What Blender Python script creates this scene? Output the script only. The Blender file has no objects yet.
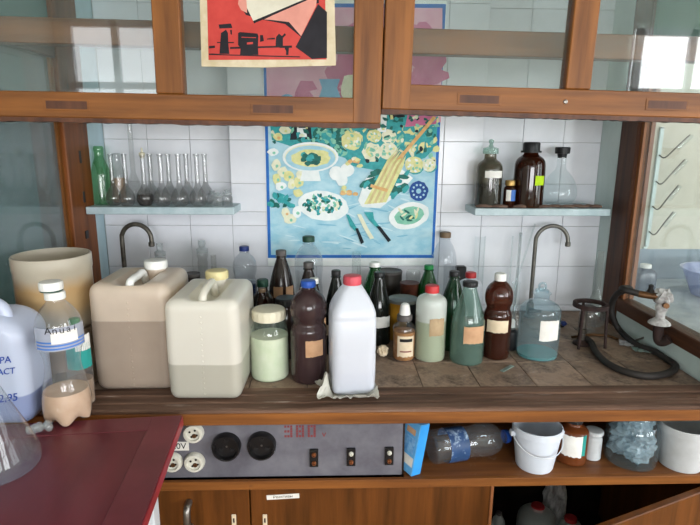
import bpy, bmesh, math, random
from mathutils import Vector, Matrix
random.seed(7)
sc = bpy.context.scene
COL = sc.collection
# ------------------------------------------------------------------ camera
F = 529.0
YAW, PITCH, ROLL = math.radians(2.0), math.radians(12.5), 0.008
CAMP = Vector((0, 0, 1.5))
ROT = Matrix.Rotation(-YAW, 3, 'Z') @ Matrix.Rotation(math.pi/2 - PITCH, 3, 'X') @ Matrix.Rotation(ROLL, 3, 'Z')
cam = bpy.data.objects.new('camera', bpy.data.cameras.new('camera'))
COL.objects.link(cam)
cam.matrix_world = Matrix.Translation(CAMP) @ ROT.to_4x4()
cam.data.sensor_width = 36.0
cam.data.lens = 36.0 * F / 700.0
cam.data.clip_start = 0.02
sc.camera = cam
# ------------------------------------------------------------------ world, daylight and added fill, exposure
world = bpy.data.worlds.new('overcast_sky'); sc.world = world
world.use_nodes = True
wn = world.node_tree.nodes
wn['Background'].inputs[0].default_value = (0.88, 0.94, 1.0, 1)
wn['Background'].inputs[1].default_value = 1.3
def window_or_fill_light(x, y, z, w, h, radiance, rz):
    l = bpy.data.lights.new('window_and_fill_light', 'AREA'); l.shape = 'RECTANGLE'; l.size = w; l.size_y = h
    l.energy = radiance * w * h; l.color = (0.965, 0.975, 1.0)
    o = bpy.data.objects.new('window_and_fill_light', l); COL.objects.link(o)
    o.location = (x, y, z); o.rotation_euler = (math.radians(90), 0, rz)
# room windows, the middle rear one added as unseen frontal fill: (x, z, width, height) behind the camera, (y, z, width, height) in the right wall
WINS_FILL = [(-2.0, 1.75, .9, 1.7), (.6, 1.40, 2.4, .9), (3.45, 1.75, 1.1, 1.7)]
WINR = [(-1.75, 1.75, 1.5, 1.8), (.35, 1.75, 1.5, 1.8)]
for (x, z, w, h), e in zip(WINS_FILL, (14, 62, 40)): window_or_fill_light(x, -2.96, z, w, h, e, 0)  # second lamp is invented frontal fill, kept below the sash reflections
for (y, z, w, h), e in zip(WINR, (52, 14)): window_or_fill_light(4.26, y, z, w, h, e, math.radians(90))
sc.view_settings.view_transform = 'Standard'
sc.view_settings.look = 'None'
sc.view_settings.gamma = 1.0
sc.view_settings.use_curve_mapping = False
sc.view_settings.exposure = 0.06
sc.cycles.transparent_max_bounces = 40
sc.cycles.max_bounces = 10
sc.cycles.caustics_reflective = False
sc.cycles.caustics_refractive = False
sc.cycles.sample_clamp_indirect = 4.0

# ------------------------------------------------------------------ photo pixel -> place
def ray(x, y): return ROT @ Vector(((x - 350) / F, (262.5 - y) / F, -1))
def onz(x, y, z):
    d = ray(x, y); return CAMP + d * ((z - CAMP.z) / d.z)
def ony(x, y, Y):
    d = ray(x, y); return CAMP + d * ((Y - CAMP.y) / d.y)
def onx(x, y, X):
    d = ray(x, y); return CAMP + d * ((X - CAMP.x) / d.x)
def depth(p): return -(ROT.transposed() @ (Vector(p) - CAMP)).z
def place(x0, x1, ytop, ybase=None, H=None, z=0.9, xtop=None, Y=None):
    """centre, radius, height of an upright round thing standing on height z"""
    xc = (x0 + x1) / 2
    if Y is not None:
        b = ony(xc if xtop is None else xtop, ytop, Y)
        s = depth((b.x, Y, z + .1)) / F
        return Vector((b.x, Y, z)), (x1 - x0) / 2 * s, b.z - z
    if ybase is not None:
        p = onz(xc, ybase, z); r = (x1 - x0) / 2 * depth(p) / F
        d = Vector((p.x, p.y, 0)).normalized()
        c = p + d * r; r = (x1 - x0) / 2 * depth(c) / F
        top = ony(xc if xtop is None else xtop, ytop, c.y)
        return Vector((c.x, c.y, z)), r, top.z - z
    t = onz(xc if xtop is None else xtop, ytop, z + H)
    return Vector((t.x, t.y, z)), (x1 - x0) / 2 * depth(t) / F, H

# ------------------------------------------------------------------ materials
def hexc(s):
    s = s.lstrip('#'); v = [int(s[i:i+2], 16) / 255 for i in (0, 2, 4)]
    return tuple(((c + .055) / 1.055) ** 2.4 if c > .04045 else c / 12.92 for c in v)
MATS = {}
def new_mat(name):
    m = bpy.data.materials.new(name); m.use_nodes = True
    nt = m.node_tree; nt.nodes.clear()
    out = nt.nodes.new('ShaderNodeOutputMaterial')
    MATS[name] = m
    return m, nt, out
def N(nt, typ, **kw):
    n = nt.nodes.new(typ)
    for k, v in kw.items():
        if k.startswith('_'): setattr(n, k[1:], v)
        else: n.inputs[k.replace('0', ' ')].default_value = v
    return n
def rgba(c): return (c[0], c[1], c[2], 1)
def coords(nt, scale):
    tc = nt.nodes.new('ShaderNodeTexCoord'); mp = nt.nodes.new('ShaderNodeMapping')
    mp.inputs['Scale'].default_value = scale
    nt.links.new(tc.outputs['Object'], mp.inputs['Vector']); return mp.outputs['Vector']
def solid(name, col, col2=None, rough=.5, scale=(12, 12, 12), bump=0.0, metal=0.0, contrast=(.35, .65), emit=None, detail=6, spots=None, spec=.28):
    m, nt, out = new_mat(name)
    p = N(nt, 'ShaderNodeBsdfPrincipled'); p.inputs['Roughness'].default_value = rough
    p.inputs['Metallic'].default_value = metal
    p.inputs['Specular IOR Level'].default_value = spec
    c1 = hexc(col); c2 = hexc(col2) if col2 else tuple(v * .82 for v in c1)
    v = coords(nt, scale)
    nz = N(nt, 'ShaderNodeTexNoise', Scale=1.0, Detail=detail, Roughness=.6); nt.links.new(v, nz.inputs['Vector'])
    rp = nt.nodes.new('ShaderNodeValToRGB')
    rp.color_ramp.elements[0].position, rp.color_ramp.elements[1].position = contrast
    rp.color_ramp.elements[0].color = rgba(c2); rp.color_ramp.elements[1].color = rgba(c1)
    nt.links.new(nz.outputs['Fac'], rp.inputs['Fac'])
    colout = rp.outputs['Color']
    if spots:
        sc_, col_s, lo, hi = spots
        n2 = N(nt, 'ShaderNodeTexNoise', Scale=1.0, Detail=8.0, Roughness=.7)
        nt.links.new(coords(nt, sc_ if isinstance(sc_, tuple) else (sc_, sc_, sc_)), n2.inputs['Vector'])
        r2 = nt.nodes.new('ShaderNodeMapRange'); r2.inputs[1].default_value = lo; r2.inputs[2].default_value = hi
        nt.links.new(n2.outputs['Fac'], r2.inputs[0])
        mx = nt.nodes.new('ShaderNodeMix'); mx.data_type = 'RGBA'
        nt.links.new(r2.outputs[0], mx.inputs[0]); nt.links.new(colout, mx.inputs[6])
        mx.inputs[7].default_value = rgba(hexc(col_s)); colout = mx.outputs[2]
    nt.links.new(colout, p.inputs['Base Color'])
    if bump:
        b = N(nt, 'ShaderNodeBump', Strength=bump, Distance=.004); nt.links.new(nz.outputs['Fac'], b.inputs['Height'])
        nt.links.new(b.outputs['Normal'], p.inputs['Normal'])
    nt.links.new(p.outputs[0], out.inputs[0])
    return m
def wood(name, col, col2, axis=0, rough=.45, bump=.25, fine=1.0, spots=None):
    s = [34 * fine] * 3; s[axis] = 2.2 * fine
    return solid(name, col, col2, rough=rough, scale=tuple(s), bump=bump, contrast=(.32, .66), detail=5, spots=spots)
def glass(name, tint, haze=.08, hazecol=None, rough=.04, ior=1.45, refl=1.0, dirt=0.0, tl_=.25, band=None, wob=.05):
    """thin-walled glass or plastic: tinted see-through, some milky scatter, Fresnel gloss"""
    m, nt, out = new_mat(name)
    bandc = None
    if band:      # stops (height, colour): drum stains; elsewhere the dimmer see-through look of liquid, painted in
        sx = nt.nodes.new('ShaderNodeSeparateXYZ'); vv = coords(nt, (1, 1, 1)); nt.links.new(vv, sx.inputs[0])
        nb = N(nt, 'ShaderNodeTexNoise', Scale=12.0, Detail=4.0); nt.links.new(vv, nb.inputs['Vector'])
        ma = nt.nodes.new('ShaderNodeMath'); ma.operation = 'MULTIPLY_ADD'; ma.inputs[1].default_value = wob; nt.links.new(nb.outputs['Fac'], ma.inputs[0]); nt.links.new(sx.outputs['Z'], ma.inputs[2])
        mm = nt.nodes.new('ShaderNodeMapRange'); mm.inputs[1].default_value = band[0][0]; mm.inputs[2].default_value = band[-1][0]; nt.links.new(ma.outputs[0], mm.inputs[0])
        cr_ = nt.nodes.new('ShaderNodeValToRGB'); els = cr_.color_ramp.elements
        while len(els) < len(band): els.new(.5)
        for e_, (zz, cc) in zip(els, band): e_.position = (zz - band[0][0]) / (band[-1][0] - band[0][0]); e_.color = rgba(hexc(cc))
        nt.links.new(mm.outputs[0], cr_.inputs['Fac']); bandc = cr_.outputs['Color']
    t = N(nt, 'ShaderNodeBsdfTransparent'); t.inputs[0].default_value = rgba(hexc(tint))
    hc = rgba(hexc(hazecol or tint))
    d = N(nt, 'ShaderNodeBsdfDiffuse'); d.inputs[0].default_value = hc
    tl = N(nt, 'ShaderNodeBsdfTranslucent'); tl.inputs[0].default_value = hc
    if bandc: nt.links.new(bandc, d.inputs[0]); nt.links.new(bandc, tl.inputs[0])
    md = N(nt, 'ShaderNodeMixShader'); md.inputs[0].default_value = tl_
    nt.links.new(d.outputs[0], md.inputs[1]); nt.links.new(tl.outputs[0], md.inputs[2])
    mh = N(nt, 'ShaderNodeMixShader'); mh.inputs[0].default_value = haze
    if dirt:
        nz = N(nt, 'ShaderNodeTexNoise', Scale=9.0, Detail=7.0, Roughness=.65)
        tc = nt.nodes.new('ShaderNodeTexCoord'); nt.links.new(tc.outputs['Object'], nz.inputs['Vector'])
        mr = nt.nodes.new('ShaderNodeMapRange'); mr.inputs[1].default_value = .3; mr.inputs[2].default_value = .75
        mr.inputs[3].default_value = max(0, haze - dirt); mr.inputs[4].default_value = haze + dirt
        nt.links.new(nz.outputs['Fac'], mr.inputs[0]); nt.links.new(mr.outputs[0], mh.inputs[0])
    nt.links.new(t.outputs[0], mh.inputs[1]); nt.links.new(md.outputs[0], mh.inputs[2])
    g = N(nt, 'ShaderNodeBsdfGlossy'); g.inputs['Roughness'].default_value = rough
    g.inputs[0].default_value = (refl, refl, refl, 1)
    fr = N(nt, 'ShaderNodeFresnel')
    ge = nt.nodes.new('ShaderNodeNewGeometry'); mi = nt.nodes.new('ShaderNodeMapRange')   # same index seen from either side of a thin wall
    mi.inputs[3].default_value = ior; mi.inputs[4].default_value = 1 / ior
    nt.links.new(ge.outputs['Backfacing'], mi.inputs[0]); nt.links.new(mi.outputs[0], fr.inputs[0])
    mo = N(nt, 'ShaderNodeMixShader'); nt.links.new(fr.outputs[0], mo.inputs[0])
    nt.links.new(mh.outputs[0], mo.inputs[1]); nt.links.new(g.outputs[0], mo.inputs[2])
    nt.links.new(mo.outputs[0], out.inputs[0])
    return m
W_SASH = wood('sash_wood', '#865322', '#5a330f', 0)
W_SASHV = wood('sash_wood_upright', '#865322', '#5a330f', 2)
W_BEAM = wood('beam_wood', '#7d5030', '#5e3b22', 0)
W_JAMB = wood('jamb_wood', '#80481f', '#572f12', 2, spots=(9.0, '#3b2214', .62, .7))
W_DARK = wood('dark_jamb_wood', '#5e3a26', '#3a2218', 2, rough=.5)
W_DARKY = wood('dark_rail_wood', '#5e3a26', '#3a2218', 1, rough=.5)
W_TRIM = wood('orange_trim_wood', '#9a643e', '#75452a', 2)
W_NOSE = wood('nosing_wood', '#8f5826', '#5f3614', 0, rough=.5, spots=(14.0, '#4a2e1c', .62, .72))
W_WORN = wood('worn_strip_wood', '#765a4a', '#3b2a21', 0, rough=.6, bump=.8, spots=((5, 60, 60), '#a8998f', .60, .72))
W_DOOR = wood('door_wood', '#683b15', '#472709', 2, rough=.38, spots=(20.0, '#3a1f10', .70, .76))
W_SHELFIN = wood('under_shelf_wood', '#84522c', '#5c371d', 0, spots=(12.0, '#9a8676', .60, .75))
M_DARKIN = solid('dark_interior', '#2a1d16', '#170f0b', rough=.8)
def worktop_mat():
    m = solid('stained_worktop', '#b39c89', '#7d6655', rough=.5, scale=(9, 9, 9), bump=.3, spots=(10.0, '#3a2a22', .46, .66), detail=10)
    nt = m.node_tree; p = [n for n in nt.nodes if n.type == 'BSDF_PRINCIPLED'][0]
    src = p.inputs['Base Color'].links[0].from_socket
    oi = nt.nodes.new('ShaderNodeObjectInfo'); hs = nt.nodes.new('ShaderNodeHueSaturation')
    mr = nt.nodes.new('ShaderNodeMapRange'); mr.inputs[3].default_value = .82; mr.inputs[4].default_value = 1.15
    nt.links.new(oi.outputs['Random'], mr.inputs[0]); nt.links.new(mr.outputs[0], hs.inputs['Value'])
    nt.links.new(src, hs.inputs['Color'])
    n2 = N(nt, 'ShaderNodeTexNoise', Scale=28.0, Detail=8.0, Roughness=.75); nt.links.new(coords(nt, (1, 1, 1)), n2.inputs['Vector'])
    r2 = nt.nodes.new('ShaderNodeMapRange'); r2.inputs[1].default_value = .60; r2.inputs[2].default_value = .74
    nt.links.new(n2.outputs['Fac'], r2.inputs[0])
    mx = nt.nodes.new('ShaderNodeMix'); mx.data_type = 'RGBA'; nt.links.new(r2.outputs[0], mx.inputs[0])
    nt.links.new(hs.outputs['Color'], mx.inputs[6]); mx.inputs[7].default_value = rgba(hexc('#b8ab9f'))
    nt.links.new(mx.outputs[2], p.inputs['Base Color'])
    return m
M_WORKTOP = worktop_mat()
M_TILE = solid('white_glazed_tile', '#e2e3e8', '#d7d9df', rough=.16, scale=(6, 6, 6), spots=(24.0, '#6b6259', .735, .77))
M_GROUT = solid('tile_grout', '#bfc1c0', '#a5a6a3', rough=.9)
M_PALEBLUE = solid('pale_blue_paint', '#b9d0d8', '#a7c0c8', rough=.4, scale=(8, 8, 3), spots=(17.0, '#6b665c', .70, .75))
M_TEALPALE = solid('pale_teal_paint', '#cddad7', '#bccbc8', rough=.4, scale=(7, 7, 3))
M_SHELF = solid('shelf_paint', '#bccbcf', '#a3b6bb', rough=.45, scale=(20, 6, 20), spots=(18.0, '#736a60', .66, .74))
M_TEALWALL = solid('teal_wall_paint', '#5b7d7a', '#4d6d6b', rough=.6, scale=(2, 2, 2))
M_TEALPANEL = solid('sea_green_panel_paint', '#6fa493', '#5f9484', rough=.5, scale=(4, 4, 4))
M_CREAM = solid('cream_wall_paint', '#cbc7b8', '#c0bbab', rough=.7, scale=(2, 2, 2))
M_DADO = solid('grey_blue_wall_paint', '#8b97a0', '#7c8992', rough=.6, scale=(5, 5, 5))
M_ROOM = solid('room_wall_paint', '#c9d3c8', '#bdc8bd', rough=.8, scale=(2, 2, 2))
M_CEIL = solid('ceiling_whitewash', '#e6e6e0', '#dadad4', rough=.9)
M_FLOOR = solid('floor_boards_paint', '#9c7a5c', '#856548', rough=.5, scale=(2, 14, 2))
M_SILL = solid('bench_white_paint', '#bfc6cb', '#a5adb4', rough=.5)
M_PANEL = solid('grey_panel_paint', '#6e6d74', '#59575f', rough=.6, scale=(14, 14, 14), spots=(26.0, '#2e2726', .69, .74))
M_RED = solid('maroon_table_paint', '#6f2b33', '#54222a', rough=.28, scale=(9, 1.2, 3), contrast=(.3, .7), spots=(21.0, '#5b262b', .66, .8))
M_REDEDGE = solid('maroon_edge_band', '#70343b', '#5c272e', rough=.3, scale=(6, 6, 6), spots=(22.0, '#c9b6a8', .72, .75))
M_WHITEP = solid('white_metal_paint', '#d8dce0', '#c4c9ce', rough=.4)
M_GLASSP = glass('window_pane_glass', '#f6faf9', haze=.05, hazecol='#a9b6b6', rough=.02, ior=1.5, dirt=.03)
M_GLASSD = glass('dirty_side_pane_glass', '#dfe9e8', haze=.34, hazecol='#95a3a8', rough=.06, ior=1.45, dirt=.1)
M_CLEAR = glass('clear_glass', '#f7fafa', haze=.035, hazecol='#dfe5e8', rough=.03, ior=1.42)
M_PET = glass('clear_plastic', '#f4f6f8', haze=.07, hazecol='#d9dfe4', rough=.06, ior=1.5)
M_GREYGL = glass('dusty_clear_glass', '#f5f6f6', haze=.09, hazecol='#b3b0ac', rough=.05, ior=1.5)
M_FLASK = glass('dusty_flask_glass', '#eceded', haze=.15, hazecol='#94908d', rough=.05, ior=1.5)
M_GRNGL = glass('green_bottle_glass', '#bfe2c4', haze=.16, hazecol='#7fbf90', rough=.05)
M_GRNPET = glass('green_plastic', '#2f8f45', haze=.34, hazecol='#1f7a38', rough=.08)
M_DKGRN = glass('dark_green_plastic', '#2a5e3c', haze=.5, hazecol='#1f4a30', rough=.08)
M_PELIQ = glass('frosted_polyethylene_part_filled', '#f3f7f4', haze=.7, hazecol='#e6ede8', rough=.3, ior=1.4, band=[(0, '#bfc8ae'), (0.1165, '#bfc8ae'), (0.1195, '#eaf0ea'), (.4, '#eaf0ea')], wob=.003)
M_TEALGL = glass('teal_bottle_glass', '#d8e8e1', haze=.17, hazecol='#8fb3a6', rough=.06)
M_AQUA = glass('aqua_bottle_glass', '#ebf4f7', haze=.13, hazecol='#aecdd8', rough=.04)
M_BRNPET = glass('brown_plastic', '#9a5f48', haze=.34, hazecol='#5f3324', rough=.1)
M_PURPET = glass('plum_brown_plastic', '#7a5a5c', haze=.5, hazecol='#5c4546', rough=.14)
M_DKBRN = glass('dark_brown_plastic', '#4f3c36', haze=.7, hazecol='#3b2e2a', rough=.18)
M_BLKGL = glass('near_black_glass', '#2a2f2a', haze=.8, hazecol='#20231f', rough=.08)
M_AMBER = glass('amber_glass', '#7a4020', haze=.45, hazecol='#442011', rough=.05)
M_SMOKE = glass('smoky_bottle_glass', '#b5af9e', haze=.24, hazecol='#625d52', rough=.06)
M_JAR = glass('pale_green_jar_glass', '#f5f9f6', haze=.08, hazecol='#bcd3c8', rough=.05)
M_COBALT = glass('blue_liquid', '#2c4c8c', haze=.5, hazecol='#27468a', rough=.1)
M_PE = glass('natural_polyethylene', '#f8f6ee', haze=.76, hazecol='#f4f0e2', rough=.3, ior=1.4, band=[(0, '#cfccbe'), (0.0935, '#cfccbe'), (0.0965, '#f6f2e6'), (.4, '#f6f2e6')], wob=.003)
M_PEBRN = glass('stained_polyethylene', '#f1e6d6', haze=.8, hazecol='#e3d0ba', rough=.35, ior=1.4, dirt=.05, band=[(0, '#bdab9a'), (0.1835, '#bdab9a'), (0.1865, '#e8d6c2'), (.4, '#e8d6c2')], wob=.003)
M_TUB = glass('brown_stained_polyethylene', '#d8c8b4', haze=.9, hazecol='#a08a72', rough=.4, ior=1.4, dirt=.05)
M_PEDRUM = glass('yellowed_polyethylene', '#e6decb', haze=.9, hazecol='#c9bda4', rough=.4, ior=1.35, dirt=.04, band=[(.0, '#c2b8a6'), (.06, '#c3b59c'), (.09, '#cfb080'), (.125, '#cba877'), (.16, '#c7bda9'), (.25, '#c9c4b6')])
M_PEWHT = glass('white_polyethylene', '#f6f8fc', haze=.76, hazecol='#eef2fa', rough=.28, ior=1.4)
M_PEFROST = glass('frosted_polyethylene', '#f3f7f4', haze=.42, hazecol='#e6ede8', rough=.3, ior=1.4)
M_PEBLUE = glass('blue_white_polyethylene', '#eff3fb', haze=.8, hazecol='#d9e1f4', rough=.28, ior=1.4, band=[(0, '#a2aed4'), (0.0705, '#a2aed4'), (0.0735, '#dbe3f6'), (.4, '#dbe3f6')], wob=.003)
M_STOPGL = glass('frosted_stopper_glass', '#eff2f2', haze=.3, hazecol='#cdd3d4', rough=.1)
M_BAG = glass('crumpled_film', '#e9e9e2', haze=.72, hazecol='#dcdad0', rough=.2)
def liq(name, col, haze=.9): return glass(name, col, haze=haze, hazecol=col, rough=.08, ior=1.33)
L_TAN = solid('tan_residue', '#b69a80', '#a1846a', rough=.5)
L_GREY = liq('cloudy_grey_liquid', '#8f8c80', .97)
L_BEIGE = liq('beige_liquid', '#83705f', .97)
L_PEACH = solid('peach_liquid', '#d9b595', '#cca584', rough=.35, scale=(20, 20, 20))
L_LAV = liq('lavender_liquid', '#66729f', .95)
L_DARK = solid('dark_liquid', '#231a18', '#140f0e', rough=.15)
L_BROWN = liq('brown_liquid', '#3b1c14', .7)
L_WATER = liq('clear_water', '#cfdcdc', .25)
L_TEAL = liq('turquoise_liquid', '#8fd3cf', .4)
L_YGREEN = liq('pale_green_liquid', '#93a27c', .85)
L_DKWATER = liq('smoky_water', '#d6e0db', .15)
M_POWDER = solid('pale_green_powder', '#e4e4cf', '#d6dcbf', rough=.95, scale=(30, 30, 30), bump=.4)
M_OCHRE = solid('orange_powder', '#b07a45', '#8c5a30', rough=.9, scale=(40, 40, 40), bump=.3)
M_FILM = glass('blue_grey_film', '#e3edf2', haze=.5, hazecol='#c3d5de', rough=.12)
C_BLUE = solid('blue_cap_plastic', '#2450a8', '#1f4796', rough=.4)
C_NAVY = solid('navy_cap_plastic', '#1f3474', '#1a2c64', rough=.4)
C_WHITE = solid('white_cap_plastic', '#e8e8e4', '#d8d8d2', rough=.4)
C_CREAM = solid('cream_cap_plastic', '#d9d3bd', '#c8c1a8', rough=.45)
C_YELLOWC = solid('straw_cap_plastic', '#dccf9c', '#cbbd88', rough=.45)
C_RED = solid('red_cap_plastic', '#c23a3c', '#b02f33', rough=.4)
C_PINK = solid('pink_red_cap_plastic', '#c8505c', '#b5434f', rough=.4)
C_GREEN = solid('green_cap_plastic', '#1f8a45', '#19763a', rough=.4)
C_DKGRN = solid('dark_green_cap_plastic', '#23493a', '#1c3d30', rough=.45)
C_BLACK = solid('black_plastic', '#232325', '#191919', rough=.4)
C_GREY = solid('grey_cap_plastic', '#5a5654', '#4a4746', rough=.5)
C_BROWN = solid('brown_cap_plastic', '#75604a', '#65523e', rough=.5)
C_GOLD = solid('gold_cap_metal', '#b39257', '#9a7a45', rough=.35, metal=.6)
P_TAN = solid('tan_paper', '#c79f7c', '#b58c6a', rough=.85, scale=(30, 30, 30))
P_CREAM = solid('cream_paper', '#dccbb0', '#cdbb9e', rough=.85, scale=(30, 30, 30))
P_WHITE = solid('white_paper', '#e6e4de', '#d8d5ce', rough=.85, scale=(30, 30, 30))
P_BEIGE = solid('faded_paper', '#b39c7c', '#a08868', rough=.85, scale=(30, 30, 30))
P_NEON = solid('neon_green_paper', '#c3e62a', '#b3d61f', rough=.8)
P_INK = solid('black_ink', '#22211f', '#1b1a19', rough=.7)
P_BLUEINK = solid('blue_marker_ink', '#2f4fa6', '#27459a', rough=.6)
P_REDINK = solid('red_stencil_paint', '#7f3a3d', '#6f3235', rough=.6)
P_TEALP = solid('teal_print', '#2f9b93', '#278a83', rough=.5)
P_BLUEP = solid('blue_print', '#4a78c2', '#3e69b0', rough=.5)
P_NAVYP = solid('navy_print', '#35507c', '#2a4468', rough=.4, scale=(40, 40, 40), spots=(45., '#b3c6d8', .54, .66))
M_METAL = solid('dull_steel', '#8a8680', '#6e6a64', rough=.35, metal=.9)
M_TAP = solid('tarnished_tap_metal', '#6f6a62', '#4a463f', rough=.4, metal=.7, scale=(30, 30, 30))
M_TAPG = solid('grey_tap_metal', '#76736c', '#5b5852', rough=.38, metal=.6, scale=(30, 30, 30))
M_RUSTY = solid('rusty_iron', '#3d2c29', '#271b19', rough=.7, scale=(30, 30, 30))
M_RUBBER = solid('black_rubber', '#2c2826', '#211e1c', rough=.6)
M_BRASS = solid('dirty_brass', '#6b4a2c', '#4a3320', rough=.45, metal=.5)
M_COPPER = solid('copper_contact', '#b0714a', '#8d5636', rough=.35, metal=.7)
M_CERAMIC = solid('ivory_ceramic', '#d9d8cd', '#c9c7ba', rough=.3)
M_BAKELITE = solid('black_bakelite', '#1d1c1d', '#141314', rough=.28)
M_WRAP = solid('white_cloth_wrap', '#cfcdcb', '#8f8b8a', rough=.8, scale=(45, 45, 45), bump=.8)
M_DARKPAINT = solid('dark_painted_tin', '#3c3733', '#2b2724', rough=.45, scale=(25, 25, 25))
M_REDTIN = solid('red_brown_tin', '#6a3a2c', '#452820', rough=.45, scale=(40, 40, 40))
M_YELTIN = solid('ochre_tin_paint', '#b8862c', '#a37422', rough=.4)
M_GREYLID = solid('grey_tin_lid', '#84847f', '#6e6e69', rough=.4, metal=.4)
M_BUCKET = solid('white_bucket_plastic', '#d3d9e2', '#c8cfd9', rough=.35)
M_BUCKETG = solid('greyish_bucket_plastic', '#c4c8ca', '#b0b3b4', rough=.4)
M_STICK = solid('dry_bark', '#7d6558', '#4a3a32', rough=.9, scale=(40, 40, 40), bump=.6)
M_FOIL = solid('foil_strip', '#9fb3ac', '#7d928c', rough=.3, metal=.5, scale=(60, 60, 60))
M_BLUEBOX = solid('light_blue_carton', '#6fb4e4', '#5a9fd6', rough=.4, scale=(20, 20, 20))
M_SKYBOX = solid('sky_blue_carton', '#3f9be0', '#358dd2', rough=.35)
M_SACK = solid('printed_sack', '#a9a9aa', '#86868a', rough=.6, scale=(12, 12, 12))

# ------------------------------------------------------------------ mesh helpers
class MB:
    def __init__(s): s.v = []; s.f = []; s.mi = []
    def add(s, verts, faces, m=0):
        o = len(s.v); s.v += [tuple(v) for v in verts]; s.f += [tuple(i + o for i in f) for f in faces]; s.mi += [m] * len(faces); return s
    def box(s, x0, x1, y0, y1, z0, z1, m=0, bev=0.0):
        if bev <= 0:
            v = [(x, y, z) for z in (z0, z1) for y in (y0, y1) for x in (x0, x1)]
            return s.add(v, [(0, 2, 3, 1), (4, 5, 7, 6), (0, 1, 5, 4), (2, 6, 7, 3), (0, 4, 6, 2), (1, 3, 7, 5)], m)
        bm = bmesh.new(); bmesh.ops.create_cube(bm, size=1)
        for v in bm.verts: v.co = Vector(((x0 + x1) / 2 + v.co.x * (x1 - x0), (y0 + y1) / 2 + v.co.y * (y1 - y0), (z0 + z1) / 2 + v.co.z * (z1 - z0)))
        bmesh.ops.bevel(bm, geom=list(bm.edges), offset=bev, segments=1, affect='EDGES', profile=.5)
        bm.verts.index_update()
        s.add([v.co for v in bm.verts], [[v.index for v in f.verts] for f in bm.faces], m); bm.free(); return s
    def lathe(s, prof, n=28, cx=0, cy=0, cz=0, m=0, mod=None):
        """prof: (r, z) from the bottom up; r=0 ends close on the axis"""
        rings = []; o = []
        V = []; Fc = []
        for r, z in prof:
            if r < 1e-6:
                rings.append([len(V)]); V.append((cx, cy, cz + z))
            else:
                ring = []
                for k in range(n):
                    a = 2 * math.pi * k / n; rr, zz = r, z
                    if mod: rr, zz = mod(r, z, a)
                    ring.append(len(V)); V.append((cx + rr * math.cos(a), cy + rr * math.sin(a), cz + zz))
                rings.append(ring)
        for a, b in zip(rings, rings[1:]):
            if len(a) == 1 and len(b) == 1: continue
            for k in range(n):
                k2 = (k + 1) % n
                if len(a) == 1: Fc.append((a[0], b[k2], b[k]))
                elif len(b) == 1: Fc.append((a[k], a[k2], b[0]))
                else: Fc.append((a[k], a[k2], b[k2], b[k]))
        return s.add(V, Fc, m)
    def tube(s, pts, r, n=10, m=0, caps=True, radii=None):
        pts = [Vector(p) for p in pts]; V = []; Fc = []
        t0 = (pts[1] - pts[0]).normalized()
        up = Vector((0, 0, 1)) if abs(t0.z) < .9 else Vector((1, 0, 0))
        nrm = (up - t0 * up.dot(t0)).normalized()
        for i, p in enumerate(pts):
            t = (pts[min(i + 1, len(pts) - 1)] - pts[max(i - 1, 0)]).normalized()
            nrm = (nrm - t * nrm.dot(t)).normalized(); b = t.cross(nrm)
            rr = radii[i] if radii else r
            for k in range(n):
                a = 2 * math.pi * k / n
                V.append(p + (nrm * math.cos(a) + b * math.sin(a)) * rr)
        for i in range(len(pts) - 1):
            for k in range(n):
                k2 = (k + 1) % n
                Fc.append((i * n + k, i * n + k2, (i + 1) * n + k2, (i + 1) * n + k))
        if caps:
            Fc.append(tuple(range(n - 1, -1, -1))); Fc.append(tuple(range((len(pts) - 1) * n, len(pts) * n)))
        return s.add(V, Fc, m)
    def rbox(s, hx, hy, z0, z1, r, n=14, m=0, shape=None):
        """rounded box; shape(p) may move each point"""
        h = Vector((hx, hy, (z1 - z0) / 2)); c = (z0 + z1) / 2
        ax = [math.sin((i / n - .5) * math.pi) * .35 + (2 * i / n - 1) * .65 for i in range(n + 1)]
        idx = {}; V = []; Fc = []
        def vid(p):
            key = tuple(round(q, 5) for q in p)
            if key not in idx:
                P = Vector((p[0] * h.x, p[1] * h.y, p[2] * h.z))
                q = Vector([max(-(h[i] - r), min(h[i] - r, P[i])) for i in range(3)])
                d = P - q
                P = q + d.normalized() * r if d.length > 1e-9 else P
                if d.length < 1e-9: pass
                P = Vector((P.x, P.y, P.z + c))
                if shape: P = Vector(shape(P))
                idx[key] = len(V); V.append(P)
            return idx[key]
        for a in range(3):
            b, d = (a + 1) % 3, (a + 2) % 3
            for sgn in (-1, 1):
                for i in range(n):
                    for j in range(n):
                        q = []
                        for (u, w) in ((i, j), (i + 1, j), (i + 1, j + 1), (i, j + 1)):
                            p = [0, 0, 0]; p[a] = sgn; p[b] = ax[u]; p[d] = ax[w]; q.append(vid(p))
                        Fc.append(tuple(q) if sgn > 0 else tuple(q[::-1]))
        return s.add(V, Fc, m)
    def loft(s, secs, n=32, m=0, caps=True):
        """secs: (z, hx, hy, roundness 0..1 [, dx, dy]) rounded-rectangle rings"""
        V = []; Fc = []
        for sec in secs:
            z, hx, hy, rd = sec[:4]; dx, dy = (sec[4], sec[5]) if len(sec) > 4 else (0, 0)
            e = 2 + (1 - rd) * 6
            for k in range(n):
                a = 2 * math.pi * k / n; c, q = math.cos(a), math.sin(a)
                V.append((dx + hx * math.copysign(abs(c) ** (2 / e), c), dy + hy * math.copysign(abs(q) ** (2 / e), q), z))
        for i in range(len(secs) - 1):
            for k in range(n):
                k2 = (k + 1) % n
                Fc.append((i * n + k, i * n + k2, (i + 1) * n + k2, (i + 1) * n + k))
        if caps:
            Fc.append(tuple(range(n - 1, -1, -1))); Fc.append(tuple(range((len(secs) - 1) * n, len(secs) * n)))
        return s.add(V, Fc, m)
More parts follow.
